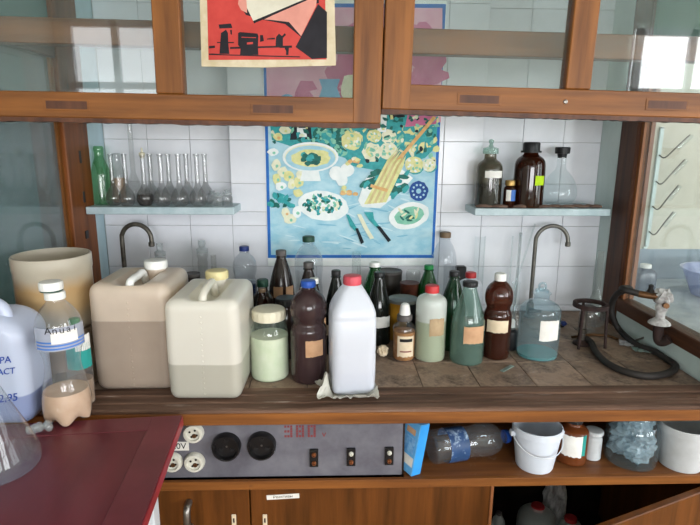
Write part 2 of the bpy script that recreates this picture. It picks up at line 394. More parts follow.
    def build(s, name, mat, parent=None, loc=(0, 0, 0), rz=0, smooth=True, kind=None):
        me = bpy.data.meshes.new(name); me.from_pydata(s.v, [], s.f)
        mats = mat if isinstance(mat, (list, tuple)) else [mat]
        for mm in mats: me.materials.append(mm)
        if len(mats) > 1: me.polygons.foreach_set('material_index', s.mi)
        if smooth:
            me.polygons.foreach_set('use_smooth', [True] * len(me.polygons))
            try: me.set_sharp_from_angle(angle=math.radians(38))
            except Exception: pass
        me.update()
        o = bpy.data.objects.new(name, me); COL.objects.link(o)
        o.location = loc; o.rotation_euler = (0, 0, rz)
        if parent: o.parent = parent
        if kind: o['kind'] = kind
        return o
def tag(o, label, cat, group=None):
    o['label'] = label; o['category'] = cat
    if group: o['group'] = group
    return o
def thing(name, label, cat, loc=(0, 0, 0), rz=0, group=None):
    o = bpy.data.objects.new(name, None); COL.objects.link(o); o.empty_display_size = .05
    o.location = loc; o.rotation_euler = (0, 0, rz)
    return tag(o, label, cat, group)
def struct(name, mb, mat, label=None, parent=None, smooth=False):
    o = mb.build(name, mat, parent, smooth=smooth)
    if parent is None:
        o['kind'] = 'structure'
        if label: o['label'] = label
    return o
def empty_struct(name, label):
    o = bpy.data.objects.new(name, None); COL.objects.link(o); o['kind'] = 'structure'; o['label'] = label
    return o
def chaikin(p, it=2):
    for _ in range(it):
        q = [p[0]]
        for a, b in zip(p, p[1:]):
            q.append((a[0] * .75 + b[0] * .25, a[1] * .75 + b[1] * .25)); q.append((a[0] * .25 + b[0] * .75, a[1] * .25 + b[1] * .75))
        q.append(p[-1]); p = q
    return p
def spline(pts, k=8):
    pts = [Vector(p) for p in pts]; out = []
    P = [pts[0] * 2 - pts[1]] + pts + [pts[-1] * 2 - pts[-2]]
    for i in range(1, len(P) - 2):
        a, b, c, d = P[i - 1:i + 3]
        for j in range(k):
            t = j / k
            out.append(.5 * ((2 * b) + (c - a) * t + (2 * a - 5 * b + 4 * c - d) * t * t + (3 * b - a - 3 * c + d) * t ** 3))
    out.append(pts[-1]); return out
def text_mesh(name, body, size, mat, parent, matrix, extrude=.0004, shear=0.0, align='CENTER'):
    cu = bpy.data.curves.new(name, 'FONT'); cu.body = body; cu.size = size; cu.extrude = extrude; cu.shear = shear
    cu.align_x = align; cu.align_y = 'CENTER'; cu.resolution_u = 3
    to = bpy.data.objects.new(name, cu); COL.objects.link(to)
    bpy.context.view_layer.update()
    dg = bpy.context.evaluated_depsgraph_get()
    me = bpy.data.meshes.new_from_object(to.evaluated_get(dg))
    bpy.data.objects.remove(to); bpy.data.curves.remove(cu)
    me.materials.clear(); me.materials.append(mat)
    o = bpy.data.objects.new(name, me); COL.objects.link(o); o.parent = parent; o.matrix_local = matrix
    return o
FRONT = Matrix.Rotation(math.pi / 2, 4, 'X')     # text standing upright, facing the room
# ------------------------------------------------------------------ the setting
YT = 1.87            # face of the tiled pier
YN = 1.925           # face of the tiles inside the two niches
XL, XR = -0.80, 0.97 # inner faces of the cupboard's sides
ZW = 0.90            # worktop
ZS = 1.298           # niche shelves
struct('floor', MB().box(-2.6, 4.3, -3.1, 2.3, -.05, 0), M_FLOOR, 'brown boarded floor of the room')
struct('ceiling', MB().box(-2.6, 4.3, -3.1, 2.3, 3.0, 3.05), M_CEIL, 'whitewashed ceiling of the room')
struct('wall_left', MB().box(-2.65, -2.6, -3.1, 2.3, 0, 3), M_ROOM, 'pale green side wall of the room')
wq = MB(); ys_ = [-3.1]
for (y, z, w, h) in WINR: ys_ += [y - w / 2, y + w / 2]
ys_.append(2.3)
for a, b in zip(ys_[0::2], ys_[1::2]): wq.box(4.3, 4.4, a, b, 0, 3)
for (y, z, w, h) in WINR: wq.box(4.3, 4.4, y - w / 2, y + w / 2, 0, z - h / 2); wq.box(4.3, 4.4, y - w / 2, y + w / 2, z + h / 2, 3)
struct('wall_right', wq, M_ROOM, 'pale green window wall of the room')
wb = MB()
xs = [-2.6]
for (x, z, w, h) in WINS_FILL: xs += [x - w / 2, x + w / 2]
xs.append(4.3)
for a, b in zip(xs[0::2], xs[1::2]): wb.box(a, b, -3.1, -3.0, 0, 3)
for (x, z, w, h) in WINS_FILL:
    wb.box(x - w / 2, x + w / 2, -3.1, -3.0, 0, z - h / 2); wb.box(x - w / 2, x + w / 2, -3.1, -3.0, z + h / 2, 3)
struct('wall_front', wb, M_ROOM, 'room wall with windows behind the viewer')
for i, (x, z, w, h) in enumerate(WINS_FILL):
    f = MB()
    for (a, b, c, d) in ((-w/2, -w/2 + .06, -h/2, h/2), (w/2 - .06, w/2, -h/2, h/2), (-.03, .03, -h/2, h/2), (-w/2, w/2, -h/2, -h/2 + .06), (-w/2, w/2, h/2 - .06, h/2), (-w/2, w/2, .25, .31)):
        f.box(x + a, x + b, -2.95, -2.90, z + c, z + d)
    struct('window_%d' % (i + 1), f, M_WHITEP, 'white painted frame among the rear windows, middle one added for fill')
for i, (y, z, w, h) in enumerate(WINR):
    f = MB()
    for (a, b, c, d) in ((-w/2, -w/2 + .06, -h/2, h/2), (w/2 - .06, w/2, -h/2, h/2), (-.03, .03, -h/2, h/2), (-w/2, w/2, -h/2, -h/2 + .06), (-w/2, w/2, h/2 - .06, h/2), (-w/2, w/2, .25, .31)):
        f.box(4.20, 4.25, y + a, y + b, z + c, z + d)
    struct('window_%d' % (i + 4), f, M_WHITEP, 'white painted frame among the rear windows, middle one added for fill')
struct('wall_back_left', MB().box(-2.6, -.95, 2.05, 2.1, 0, 3), M_TEALWALL, 'teal wall seen through the left side pane')
wr = empty_struct('wall_back_right', 'cream and grey-blue wall seen through the right side pane')
zd = ony(680, 249, 2.25).z
struct('upper_paint', MB().box(1.12, 4.3, 2.25, 2.3, zd, 3), M_CREAM, parent=wr)
struct('lower_paint', MB().box(1.12, 4.3, 2.25, 2.3, 0, zd), M_DADO, parent=wr)
# tiled back of the cupboard
wall = empty_struct('wall_back', 'white tiled back wall of the fume cupboard with two niches')
bk = MB(); bk.box(-.9, 1.1, YN + .006, 2.05, .4, 2.3)
bk.box(-.348, .521, YT + .006, YN + .006, ZS - .03, 2.3); bk.box(-.9, 1.1, YT + .006, YN + .006, .4, ZS - .03)
struct('backing', bk, M_GROUT, parent=wall)
TP = .148
def tile_area(x0, x1, z0, z1, yf, jx=-.352, jz=1.219):
    i = math.floor((x0 - jx) / TP + 1e-4)
    while jx + i * TP < x1 - 1e-4:
        k = math.floor((z0 - jz) / TP + 1e-4)
        while jz + k * TP < z1 - 1e-4:
            a, b = max(x0, jx + i * TP), min(x1, jx + (i + 1) * TP)
            c, d = max(z0, jz + k * TP), min(z1, jz + (k + 1) * TP)
            if b - a > .012 and d - c > .012:
                g = .0007; key = (round(b - a, 4), round(d - c, 4))
                if key not in TILES:
                    mb = MB().box(g - (b-a)/2, (b-a)/2 - g, 0, .008, g - (d-c)/2, (d-c)/2 - g, bev=.0012)
                    o = mb.build('tile', M_TILE, wall, smooth=False); TILES[key] = o.data
                else:
                    o = bpy.data.objects.new('tile', TILES[key]); COL.objects.link(o); o.parent = wall
                o.location = ((a+b)/2, yf + random.uniform(-.0006, .0006), (c+d)/2)
                o.rotation_euler = (random.uniform(-.004, .004), 0, random.uniform(-.004, .004))
            k += 1
        i += 1
TILES = {}
tile_area(XL, XR, ZW, ZS - .03, YT)
tile_area(-.352, .525, ZS - .03, 2.15, YT)
tile_area(XL, -.352, ZS - .03, 2.15, YN)
tile_area(.525, XR, ZS - .03, 2.15, YN)
# cupboard sides: posts, rails, panes, painted panels
def side(sg, X, yb0, yb1, name, panel, jm, rm, glassm, lab):
    o = 1 if sg > 0 else -1
    lo, hi = (X, X + .05) if sg > 0 else (X - .10, X)
    s = empty_struct(name, lab)
    def bx(nm, a, b, c, d, y0, y1, mat, bev=.003): struct(nm, MB().box(a, b, y0, y1, c, d, bev=bev), mat, parent=s)
    bx('post', lo, hi, .4, 2.3, yb0, yb1, jm)
    bx('front_post', lo, hi, .0, 2.3, 1.16, 1.255, jm)
    bx('bottom_rail', lo, hi, .955, 1.0, 1.255, yb0, rm)
    bx('top_rail', lo, hi, 1.74, 1.79, 1.255, yb0, rm)
    bx('upper_panel', X + o * .012 if sg > 0 else X - .04, X + .04 if sg > 0 else X - .012, 1.79, 2.3, 1.255, yb0, panel, 0)
    bx('lower_panel', X + .004 if sg > 0 else X - .04, X + .04 if sg > 0 else X - .004, .4, .955, 1.255, yb0, M_TEALPALE, 0)
    bx('back_panel', X if sg > 0 else X - .05, X + .05 if sg > 0 else X, .4, 2.3, yb1, YN + .006, M_PALEBLUE if sg < 0 else M_TEALPALE, 0)
    bx('pane', X + .02 if sg > 0 else X - .024, X + .024 if sg > 0 else X - .02, 1.0, 1.74, 1.255, yb0, glassm, 0)
    bead = X + .012 if sg > 0 else X - .012
    st = MB(); st.box(min(bead, bead + o * .008), max(bead, bead + o * .008), yb0 - .016, yb0, 1.0, 1.74); 
    struct('glazing_bead', st, W_TRIM if sg > 0 else W_SASHV, parent=s)
    return s
sl = side(-1, XL, 1.655, 1.812, 'wall_cupboard_left', M_TEALWALL, W_JAMB, W_DARKY, M_GLASSD, 'left side of the cupboard with brown post and dirty pane')
sr = side(1, XR, 1.70, 1.80, 'wall_cupboard_right', M_TEALPANEL, W_DARK, W_DARKY, M_GLASSP, 'right side of the cupboard with dark brown post and pane')
struct('outer_trim', MB().box(XR + .037, XR + .05, 1.688, 1.70, 1.0, 1.74), W_TRIM, parent=sr)
struct('jamb_lining', MB().box(XR + .026, XR + .037, 1.694, 1.70, 1.0, 1.74), W_BEAM, parent=sr)
# dark latch slots on the left post
for (px, py, hh) in ((80, 157, .02), (84, 197, .018)):
    p = onx(px, py, XL)
    struct('latch_slot', MB().box(XL - .004, XL + .002, p.y - .006, p.y + .006, p.z - hh, p.z + hh, bev=.001), C_BLACK, parent=sl)
p = onx(88, 234, XL)
struct('switch_plate', MB().box(XL - .004, XL + .003, p.y - .02, p.y + .0, p.z - .013, p.z + .013, bev=.001), C_BLACK, parent=sl)
rf = struct('ceiling_cupboard', MB().box(XL - .1, XR + .1, 1.16, 2.05, 2.3, 2.33), M_TEALPANEL, 'roof board of the fume cupboard')

# worktop: stained slab, worn wooden strip, orange nosing
wt = thing('worktop', 'brown stained worktop with a worn wooden front edge under the bottles', 'worktop', (0, 0, ZW))
YF = 1.133
MB().box(XL + .001, XR - .001, 1.239, YT - .002, -.04, -.003).build('bed', M_DARKIN, wt, smooth=False)
rt_ = random.Random(2); tiles_x = 12; tiles_y = 4
tdx, tdy = (XR - XL - .002) / tiles_x, (YT - .002 - 1.2395) / tiles_y
tmesh = None
for ix in range(tiles_x):
    for iy in range(tiles_y):
        if tmesh is None:
            o = MB().box(-tdx / 2 + .0007, tdx / 2 - .0007, -tdy / 2 + .0007, tdy / 2 - .0007, -.006, 0, bev=.001).build('tile', M_WORKTOP, wt, smooth=False); tmesh = o.data
        else:
            o = bpy.data.objects.new('tile', tmesh); COL.objects.link(o); o.parent = wt
        o.location = (XL + .001 + (ix + .5) * tdx, 1.2395 + (iy + .5) * tdy, rt_.uniform(-.0008, 0))
        o.rotation_euler = (rt_.uniform(-.004, .004), rt_.uniform(-.004, .004), rt_.choice((0, math.pi)))
def worn(name, y0, y1, zt, parent, mat):
    n = 60; mb = MB(); V = []; rr = random.Random(3)
    xs_ = [XL + (XR - XL) * i / n for i in range(n + 1)]
    for x in xs_:
        e = rr.uniform(-.0015, .0015)
        V += [(x, y0 + e, -.02), (x, y0 + e, zt - .003 + rr.uniform(-.001, .001)), (x, y0 + .006 + e, zt + rr.uniform(-.001, .0005)), (x, y1, zt), (x, y1, -.02)]
    Fc = []
    for i in range(n):
        for k in range(5):
            Fc.append((i*5 + k, (i+1)*5 + k, (i+1)*5 + (k+1) % 5, i*5 + (k+1) % 5))
    Fc.append((0, 1, 2, 3, 4)); Fc.append(tuple(n*5 + k for k in (4, 3, 2, 1, 0)))
    Fc = [f[::-1] for f in Fc]
    mb.add(V, Fc); return mb.build(name, mat, parent, smooth=False)
worn('worn_strip', 1.2, 1.2385, .001, wt, W_WORN)
worn('worn_strip', 1.163, 1.1985, -.001, wt, W_WORN)
worn('worn_strip', YF, 1.1615, -.002, wt, W_WORN)
MB().box(XL, XR, YF - .004, YF + .03, -.04, -.0115, bev=.002).build('nosing', W_NOSE, wt, smooth=False)

# niche shelves
for nm, x0, x1, lab in (('niche_shelf', XL + .001, ony(234, 208, 1.74).x, 'pale painted niche shelf carrying the row of glass flasks'),
                        ('niche_shelf', ony(475, 210, 1.74).x, ony(611, 211, 1.74).x, 'pale painted niche shelf carrying dark bottles and twigs')):
    o = MB().box(x0, x1, 1.74, YN - .001, ZS - .024, ZS, bev=.002).build(nm, M_SHELF, smooth=False)
    tag(o, lab, 'shelf')

# lower carcass
car = thing('bench_cabinet', 'orange-brown wooden bench cabinet with socket panel and open shelf', 'cabinet', (0, 0, 0))
def cb(nm, a, b, y0, y1, c, d, mat, bev=.0015, parent=car): return MB().box(a, b, y0, y1, c, d, bev=bev).build(nm, mat, parent, smooth=False)
XP0, XP1 = -.80, ony(402, 450, 1.165).x
ZSH = .705
cb('shelf_board', XP1 + .006, XR, 1.15, 1.62, ZSH - .022, ZSH, W_SHELFIN)
cb('shelf_edge', XL, XR, 1.138, 1.15, ZSH - .022, ZSH + .001, W_NOSE)
cb('shelf_back', XP1 + .006, XR, 1.60, 1.62, ZSH, .858, W_SHELFIN)
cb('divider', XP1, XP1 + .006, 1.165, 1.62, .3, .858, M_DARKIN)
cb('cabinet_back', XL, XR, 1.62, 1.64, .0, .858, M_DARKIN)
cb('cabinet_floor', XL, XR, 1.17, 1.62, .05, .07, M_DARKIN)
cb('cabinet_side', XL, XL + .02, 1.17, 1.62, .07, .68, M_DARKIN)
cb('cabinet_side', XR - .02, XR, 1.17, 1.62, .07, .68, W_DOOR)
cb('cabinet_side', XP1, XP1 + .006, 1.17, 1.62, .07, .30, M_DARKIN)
pn = cb('socket_panel', XP0, XP1, 1.158, 1.165, ZSH, .86, M_PANEL)
def on_panel(x, y): q = ony(x, y, 1.158); return q.x, q.z
# round ivory sockets
for (px, py) in ((194, 432), (173, 461), (195, 461)):
    X, Z = on_panel(px, py); r = 10.2 / F * depth((X, 1.158, Z))
    mb = MB().lathe([(0, 0), (r, 0), (r, .006), (r * .9, .013), (r * .68, .014), (r * .66, .008), (0, .008)], 28)
    o = mb.build('ivory_socket', M_CERAMIC, pn, (X, 1.158, Z)); o.rotation_euler = (math.pi / 2, 0, 0)
    hl = MB()
    for k in range(4):
        a = math.pi / 4 + k * math.pi / 2 + .3
        hl.lathe([(0, 0), (.0028, 0), (.0028, .0006), (0, .0006)], 10, r * .38 * math.cos(a), r * .38 * math.sin(a), .0082)
    h = hl.build('contact_hole', P_INK, pn, (X, 1.158, Z)); h.rotation_euler = (math.pi / 2, 0, 0)
    b = MB().lathe([(0, 0), (.006, 0), (.005, .002), (0, .0025)], 12, .002, -.006, .0082).build('scorched_contact', M_BRASS, pn, (X, 1.158, Z)); b.rotation_euler = (math.pi/2, 0, 0)
for (px, py) in ((227, 445), (262, 444)):
    X, Z = on_panel(px, py); r = 14.3 / F * depth((X, 1.158, Z))
    mb = MB().lathe([(0, 0), (r, 0), (r, .014), (r * .93, .020), (r * .82, .020), (r * .80, .007), (0, .007)], 32)
    o = mb.build('black_socket', M_BAKELITE, pn, (X, 1.158, Z)); o.rotation_euler = (math.pi / 2, 0, 0)
    mb = MB()
    for k in range(3):
        a = math.pi / 2 + k * 2 * math.pi / 3
        mb.lathe([(0, 0), (.005, 0), (.005, .002), (.003, .002), (0, .001)], 12, r * .45 * math.cos(a), r * .45 * math.sin(a), .007)
    h = mb.build('pin_sleeve', C_BLACK, pn, (X, 1.158, Z)); h.rotation_euler = (math.pi / 2, 0, 0)
    h = MB().lathe([(0, 0), (.0028, 0), (.002, .0015), (0, .002)], 10, 0, 0, .007).build('centre_screw', M_METAL, pn, (X, 1.158, Z)); h.rotation_euler = (math.pi / 2, 0, 0)
for (px, py) in ((314, 457), (351, 456), (389, 455)):
    X, Z = on_panel(px, py); s_ = depth((X, 1.158, Z)) / F
    o = MB().box(-4.3 * s_, 4.3 * s_, -.008, 0, -9.5 * s_, 9.5 * s_, bev=.001).build('terminal_block', M_BAKELITE, pn, (X, 1.158, Z), smooth=False)
    for k, dz in enumerate((4.6, -4.6)):
        t = MB().lathe([(.0022, 0), (.0058, 0), (.0058, .003), (.0035, .006), (.0022, .006), (.0018, .001), (0, .001)], 14).build('terminal', M_COPPER if (k or px == 314) else M_CERAMIC, o, (0, -.008, dz * s_)); t.rotation_euler = (math.pi/2, 0, 0)
# stencilled 380v built from small painted blocks, and the printed voltage tag
X, Z = on_panel(283, 440.5)
dg = {'3': ['111', '001', '111', '001', '111'], '8': ['111', '101', '111', '101', '111'], '0': ['111', '101', '101', '101', '111']}
px_ = depth((X, 1.158, Z)) / F
mb = MB(); cw = 2.9 * px_
for ci, ch in enumerate('380'):
    for rj, row in enumerate(dg[ch]):
        for ck, b in enumerate(row):
            if b == '1':
                x_ = (ci * 4 + ck) * cw; z_ = -rj * cw * .92
                mb.box(x_ + .0004, x_ + cw * .82, -.0006, .0002, z_ - cw * .78, z_)
mb.build('stencil_number', P_REDINK, pn, (ony(284, 425, 1.158).x, 1.158, ony(284, 425.5, 1.158).z), smooth=False)
text_mesh('stencil_letter', 'v', .024, P_REDINK, pn, Matrix.Translation((ony(324, 434, 1.158).x, 1.1578, ony(324, 434, 1.158).z)) @ FRONT)
X, Z = on_panel(178, 446)
cb('voltage_tag', X - .032, X + .026, 1.1565, 1.158, Z - .0115, Z + .0115, P_WHITE, 0, pn)
text_mesh('voltage_print', '220V', .022, P_INK, pn, Matrix.Translation((X - .003, 1.1562, Z)) @ FRONT)
# doors
ZD = ony(350, 486, 1.15).z
def door(x0, x1, nm='cabinet_door'):
    return cb(nm, x0 + .0015, x1 - .0015, 1.15, 1.168, .07, ZD, W_DOOR, .002)
xd0, xd1, xd2 = ony(158, 505, 1.15).x, ony(250, 505, 1.15).x, ony(490, 505, 1.15).x
d0 = door(XL, xd1); d1 = door(xd1, xd2)
cb('door_edge_strip', xd2 - .001, xd2 + .007, 1.149, 1.168, .07, ZD, W_TRIM)
q = ony(190, 512, 1.15)
MB().tube(spline([(q.x, 1.149, q.z + .03), (q.x, 1.128, q.z + .024), (q.x, 1.122, q.z - .005), (q.x, 1.128, q.z - .035), (q.x, 1.149, q.z - .04)], 6), .0085, 10).build('bow_handle', M_METAL, d0)
for px, d in ((234, d0), (265, d1)):
    q = ony(px, 519, 1.15)
    mb = MB().box(q.x - .0055, q.x + .0055, 1.1475, 1.15, q.z - .02, q.z + .014, bev=.001)
    e = mb.build('keyhole_plate', P_CREAM, d, smooth=False)
    MB().box(q.x - .0018, q.x + .0018, 1.1468, 1.1478, q.z - .008, q.z + .004).build('keyhole', P_INK, e, smooth=False)
q = ony(283, 496.5, 1.15)
pl = MB().box(-.040, .040, -.001, 0, -.0062, .0062).build('paper_strip', P_WHITE, d1, (q.x, 1.15, q.z), smooth=False); pl.rotation_euler = (0, math.radians(-3), 0)
text_mesh('strip_lettering', 'Реактивы', .0105, P_INK, pl, Matrix.Translation((0, -.0011, 0)) @ FRONT, .0001)
# open door on the right, hinged at the cupboard's right end
pa, pb = onz(700, 484, ZD), onz(590, 524, ZD)
dv = (pb - pa); ang = math.atan2(dv.y, dv.x)
hinge = Vector((XR - .005, pa.y + dv.y / dv.x * (XR - .005 - pa.x), 0))
hinge.y = 1.142
od = MB().box(0, .56, -.009, .009, .07, ZD, bev=.002).build('cabinet_door', W_DOOR, car, hinge, ang, smooth=False)

# ------------------------------------------------------------------ the sashes
def sash(name, x0, x1, mids, zb, tilt, label, grooves, yf=1.165):
    """zb: underside; wooden frame with panes; tilt: slight droop of an old frame"""
    T = .035; RH = .056; top = .62
    root = thing(name, label, 'sash window', (x0, yf, zb)); root.rotation_euler = (0, tilt, 0)
    w = x1 - x0
    MB().box(0, w, 0, T, .004, RH, bev=.002).build('bottom_rail', W_SASH, root, smooth=False)
    # ragged dark underside strip
    mb = MB(); V = []; rr = random.Random(len(label)); n = 80
    for i in range(n + 1):
        x = w * i / n; e = rr.uniform(0, .004)
        V += [(x, .002, -.004 - e * .6), (x, .002, .004), (x, T - .002, .004), (x, T - .002, -.004 - e * .6)]
    Fc = []
    for i in range(n):
        for k in range(4): Fc.append((i*4 + k, i*4 + (k+1) % 4, (i+1)*4 + (k+1) % 4, (i+1)*4 + k))
    mb.add(V, Fc); mb.build('seal_strip', W_DARK, root, smooth=False)
    MB().box(0, w, 0, T, top - RH, top, bev=.002).build('top_rail', W_SASH, root, smooth=False)
    st = [(0, .06)] + mids + [(w - .06, w)]
    for i, (a, b) in enumerate(st):
        z0 = RH + .0004 if (0 < i < len(st) - 1) else .004
        MB().box(a, b, -.001 if 0 < i < len(st)-1 else -.0012, T + .001, z0, top - .0005, bev=.002).build('stile', W_SASHV, root, smooth=False)
    for (a, b), (c, d) in zip(st, st[1:]):
        MB().box(b, c, T * .5 - .002, T * .5 + .002, RH, top - RH).build('pane', M_GLASSP, root, smooth=False)
    for gx in grooves:
        # finger pull: bevelled lip, the hollow's shade laid on as a dark wood plate
        g = MB().box(gx - .047, gx + .047, -.0016, 0, .018, .041, bev=.0005)
        o = g.build('finger_pull', W_SASH, root, smooth=False)
        MB().box(gx - .042, gx + .042, -.0022, .0, .0215, .0375).build('pull_hollow_shade', W_DARK, o, smooth=False)
    return root
xm = ony(381, 100, 1.165).x
sx0 = -.80
def sxp(px, py=80): return ony(px, py, 1.165).x
zL = ony(190, 122, 1.165).z; zR = ony(540, 115.5, 1.165).z
tL, tR = .0095, .018
def zb_at(z_mid, xmid, x0, t): return z_mid + math.tan(t) * (xmid - x0) * 1.0
sashL = sash('sash_window', sx0, xm, [(sxp(155) - sx0, sxp(182) - sx0)], zb_at(zL, ony(190, 122, 1.165).x, sx0, tL), tL,
             'lower hanging wooden glazed sash with a red poster stuck on it', [sxp(67, 107) - sx0, sxp(273, 110) - sx0])
xm2 = xm + .002
sashR = sash('sash_window', xm2, XR, [(sxp(566) - xm2, sxp(591) - xm2)], zb_at(zR, ony(540, 115, 1.165).x, xm2, tR), tR,
             'slightly raised wooden glazed sash in front of the dark-bottle niche', [sxp(479, 99) - xm2, sxp(667, 103) - xm2])
sp = MB().lathe([(0, 0), (.005, 0), (.004, .002), (0, .003)], 10).build('screw', M_METAL, sashR, (sxp(565, 105) - xm2, 0, .03)); sp.rotation_euler = (math.pi/2, 0, 0)
bz0, bz1 = ony(340, 51, 1.25).z, ony(340, 25, 1.25).z
bm_ = MB().box(XL - .02 - .08, XR + .08 - .08, 1.256, 1.29, bz0, bz1, bev=.002).build('trim_1', W_BEAM, smooth=False)
bm_.location = (.08, 0, 0); bm_.rotation_euler = (0, 0, 0)
bm_.matrix_world = Matrix.Translation((.0, 0, (bz0 + bz1) / 2)) @ Matrix.Rotation(.013, 4, 'Y') @ Matrix.Translation((0.08, 0, -(bz0 + bz1) / 2))
bm_['kind'] = 'structure'; bm_['label'] = 'brown wooden cross beam behind the sashes'

# ------------------------------------------------------------------ printed pictures (flat prints in thin layers)
class Flat:
    """layers of flat print on a plane Y=const, traced in photo pixels"""
    def __init__(s, Y, step=.000006): s.Y = Y; s.k = 0; s.step = step; s.mb = MB(); s.mats = []
    def mi(s, m):
        if m not in s.mats: s.mats.append(m)
        return s.mats.index(m)
    def poly(s, pts, mat):
        s.k += 1; y = s.Y - s.k * s.step
        P = [ony(px, py, s.Y) for px, py in pts]
        s.mb.add([(p.x, y, p.z) for p in P], [tuple(range(len(P)))], s.mi(mat)); return s
    def blob(s, cx, cy, rx, ry, mat, n=14, jit=.0, rot=0.0, rnd=None):
        pts = []; rr = rnd or random
        for k in range(n):
            a = 2 * math.pi * k / n; q = 1 + rr.uniform(-jit, jit)
            u, v = rx * q * math.cos(a), ry * q * math.sin(a)
            pts.append((cx + u * math.cos(rot) - v * math.sin(rot), cy + u * math.sin(rot) + v * math.cos(rot)))
        return s.poly(pts, mat)
    def ring(s, cx, cy, rx, ry, t, mat, inner): s.blob(cx, cy, rx, ry, mat, 28); return s.blob(cx, cy, rx - t, ry - t, inner, 28)
    def build(s, name, parent): return s.mb.build(name, s.mats, parent, smooth=False)
def pm(name, a, b=None, **k): return solid(name, a, b, rough=.4, spec=.12, scale=k.pop('scale', (25, 25, 25)), **k)
K_SKY = pm('print_pale_blue_cloth', '#b4d6e0', '#8fc2d4', scale=(18, 18, 30))
K_SHEEN = pm('print_white_sheen', '#cfe4ea', '#bddae3', scale=(18, 18, 30))
K_SHADE = pm('print_blue_fold', '#84bcd0', '#76b0c6', scale=(18, 18, 30))
K_BORD = pm('print_blue_border', '#2b6fc0', '#2763b0')
K_WHT = pm('print_white', '#eef2f0', '#dfe7e6')
K_GRN = pm('print_dark_green', '#1d6f66', '#17584f', scale=(60, 60, 60))
K_TURQ = pm('print_turquoise', '#3fa9ab', '#2c8f93', scale=(60, 60, 60))
K_MINT = pm('print_mint', '#8ec9b0', '#6fb49a', scale=(60, 60, 60))
K_YEL = pm('print_pale_yellow', '#e3e0a4', '#cfd08c', scale=(50, 50, 50))
K_CRM = pm('print_cream', '#eae8cf', '#d8dabb', scale=(50, 50, 50))
K_ORG = pm('print_peach', '#e0b880', '#d0a060', scale=(50, 50, 50))
K_TANP = pm('print_tan', '#d8c896', '#bda76f', scale=(60, 60, 8))
K_NVY = pm('print_navy', '#1f4f9a', '#183f80')
K_BLK = pm('print_black', '#16242c', '#0f191f')
K_PNK = pm('print_pink_cloth', '#d07a9c', '#b85f86', scale=(9, 9, 9))
K_ROSE = pm('print_pale_rose', '#e6b4c4', '#da9cb2', scale=(9, 9, 9))
K_JUG = pm('print_blue_jug', '#7fb4d6', '#6aa0c6')
wp = thing('wall_poster', 'large food still-life poster with a blue border taped to the tiles', 'poster', (0, 0, 0))
yp = YT - .003
tl, tr, br, bl = ony(261, -1, yp), ony(447, 1, yp), ony(434.5, 265.5, yp), ony(268, 266, yp)
MB().add([tl, tr, br, bl] + [v + Vector((0, .0014, 0)) for v in (tl, tr, br, bl)], [(0, 3, 2, 1), (4, 5, 6, 7), (0, 1, 5, 4), (1, 2, 6, 5), (2, 3, 7, 6), (3, 0, 4, 7)]).build('paper', K_WHT, wp, smooth=False)
pr = Flat(yp - .0002)
pr.poly([(262, 3), (446, 4), (434, 258), (268, 258)], K_BORD)
pr.poly([(265, 7), (442.5, 8), (431.5, 255), (271, 255)], K_SKY)
rd = random.Random(11)
# upper half: pink cloth, jug, pale fruit
pr.poly([(265, 7), (442.5, 8), (441, 122), (410, 126), (390, 118), (340, 112), (300, 104), (267, 100)], K_ROSE)
for _ in range(14): pr.blob(rd.uniform(275, 435), rd.uniform(15, 110), rd.uniform(10, 26), rd.uniform(8, 20), K_PNK, 12, .3, rd.uniform(0, 3), rd)
for _ in range(8): pr.blob(rd.uniform(275, 435), rd.uniform(15, 110), rd.uniform(6, 14), rd.uniform(6, 16), K_ROSE, 12, .3, rd.uniform(0, 3), rd)
pr.poly([(319, 79), (340, 79), (337, 88), (343, 103), (341, 118), (318, 118), (317, 103), (322, 88)], K_JUG)
pr.blob(287, 101, 8, 7, K_JUG); pr.blob(351, 88, 10, 14, K_CRM, 14, .1)
# green band of vegetables
pr.poly([(270, 124), (300, 120), (340, 118), (385, 112), (437, 112), (437, 146), (425, 158), (400, 165), (385, 172), (352, 166), (345, 158), (320, 150), (290, 146), (272, 140)], K_TURQ)
pr.poly([(292, 122), (310, 119), (312, 139), (290, 140)], K_BLK)
pr.poly([(297, 128), (306, 128), (307, 137), (297, 137)], K_WHT)
for _ in range(70):
    pr.blob(rd.uniform(316, 345), rd.uniform(128, 156), rd.uniform(2, 5), rd.uniform(1, 3), rd.choice([K_GRN, K_TURQ, K_MINT]), 7, .3, rd.uniform(0, 3), rd)
for _ in range(40):
    pr.blob(rd.uniform(398, 438), rd.uniform(118, 150), rd.uniform(3, 7), rd.uniform(2, 4), rd.choice([K_GRN, K_MINT, K_TURQ, K_YEL]), 7, .3, rd.uniform(0, 3), rd)
for (x, y, r) in ((352, 141, 11), (390, 150, 8), (372, 152, 10), (414, 165, 9), (429, 165, 7), (389, 137, 8)):
    pr.blob(x, y, r, r * .95, rd.choice([K_CRM, K_YEL]), 14, .08, 0, rd)
    for _ in range(8): pr.blob(x + rd.uniform(-.6, .6) * r, y + rd.uniform(-.6, .6) * r, r * .22, r * .18, rd.choice([K_YEL, K_CRM, K_MINT]), 6, .2, 0, rd)
pr.poly([(380, 112), (387, 112), (386, 132), (377, 132)], K_WHT)
pr.poly([(388, 113), (404, 113), (405, 117), (390, 119)], K_BLK)
pr.poly([(408, 113), (438, 113), (436, 124), (405, 127)], K_PNK)
for _ in range(150):      # leafy clutter of the green band
    x_ = rd.uniform(272, 436); y_ = rd.uniform(116, 150 if x_ < 350 else 166)
    if (x_ - 310.5) ** 2 / 900 + (y_ - 157) ** 2 / 256 < 1: continue
    pr.blob(x_, y_, rd.uniform(1.5, 4), rd.uniform(1, 2.2), rd.choice([K_GRN, K_GRN, K_TURQ, K_MINT, K_MINT, K_YEL, K_CRM, K_BLK]), 7, .35, rd.uniform(0, 3), rd)
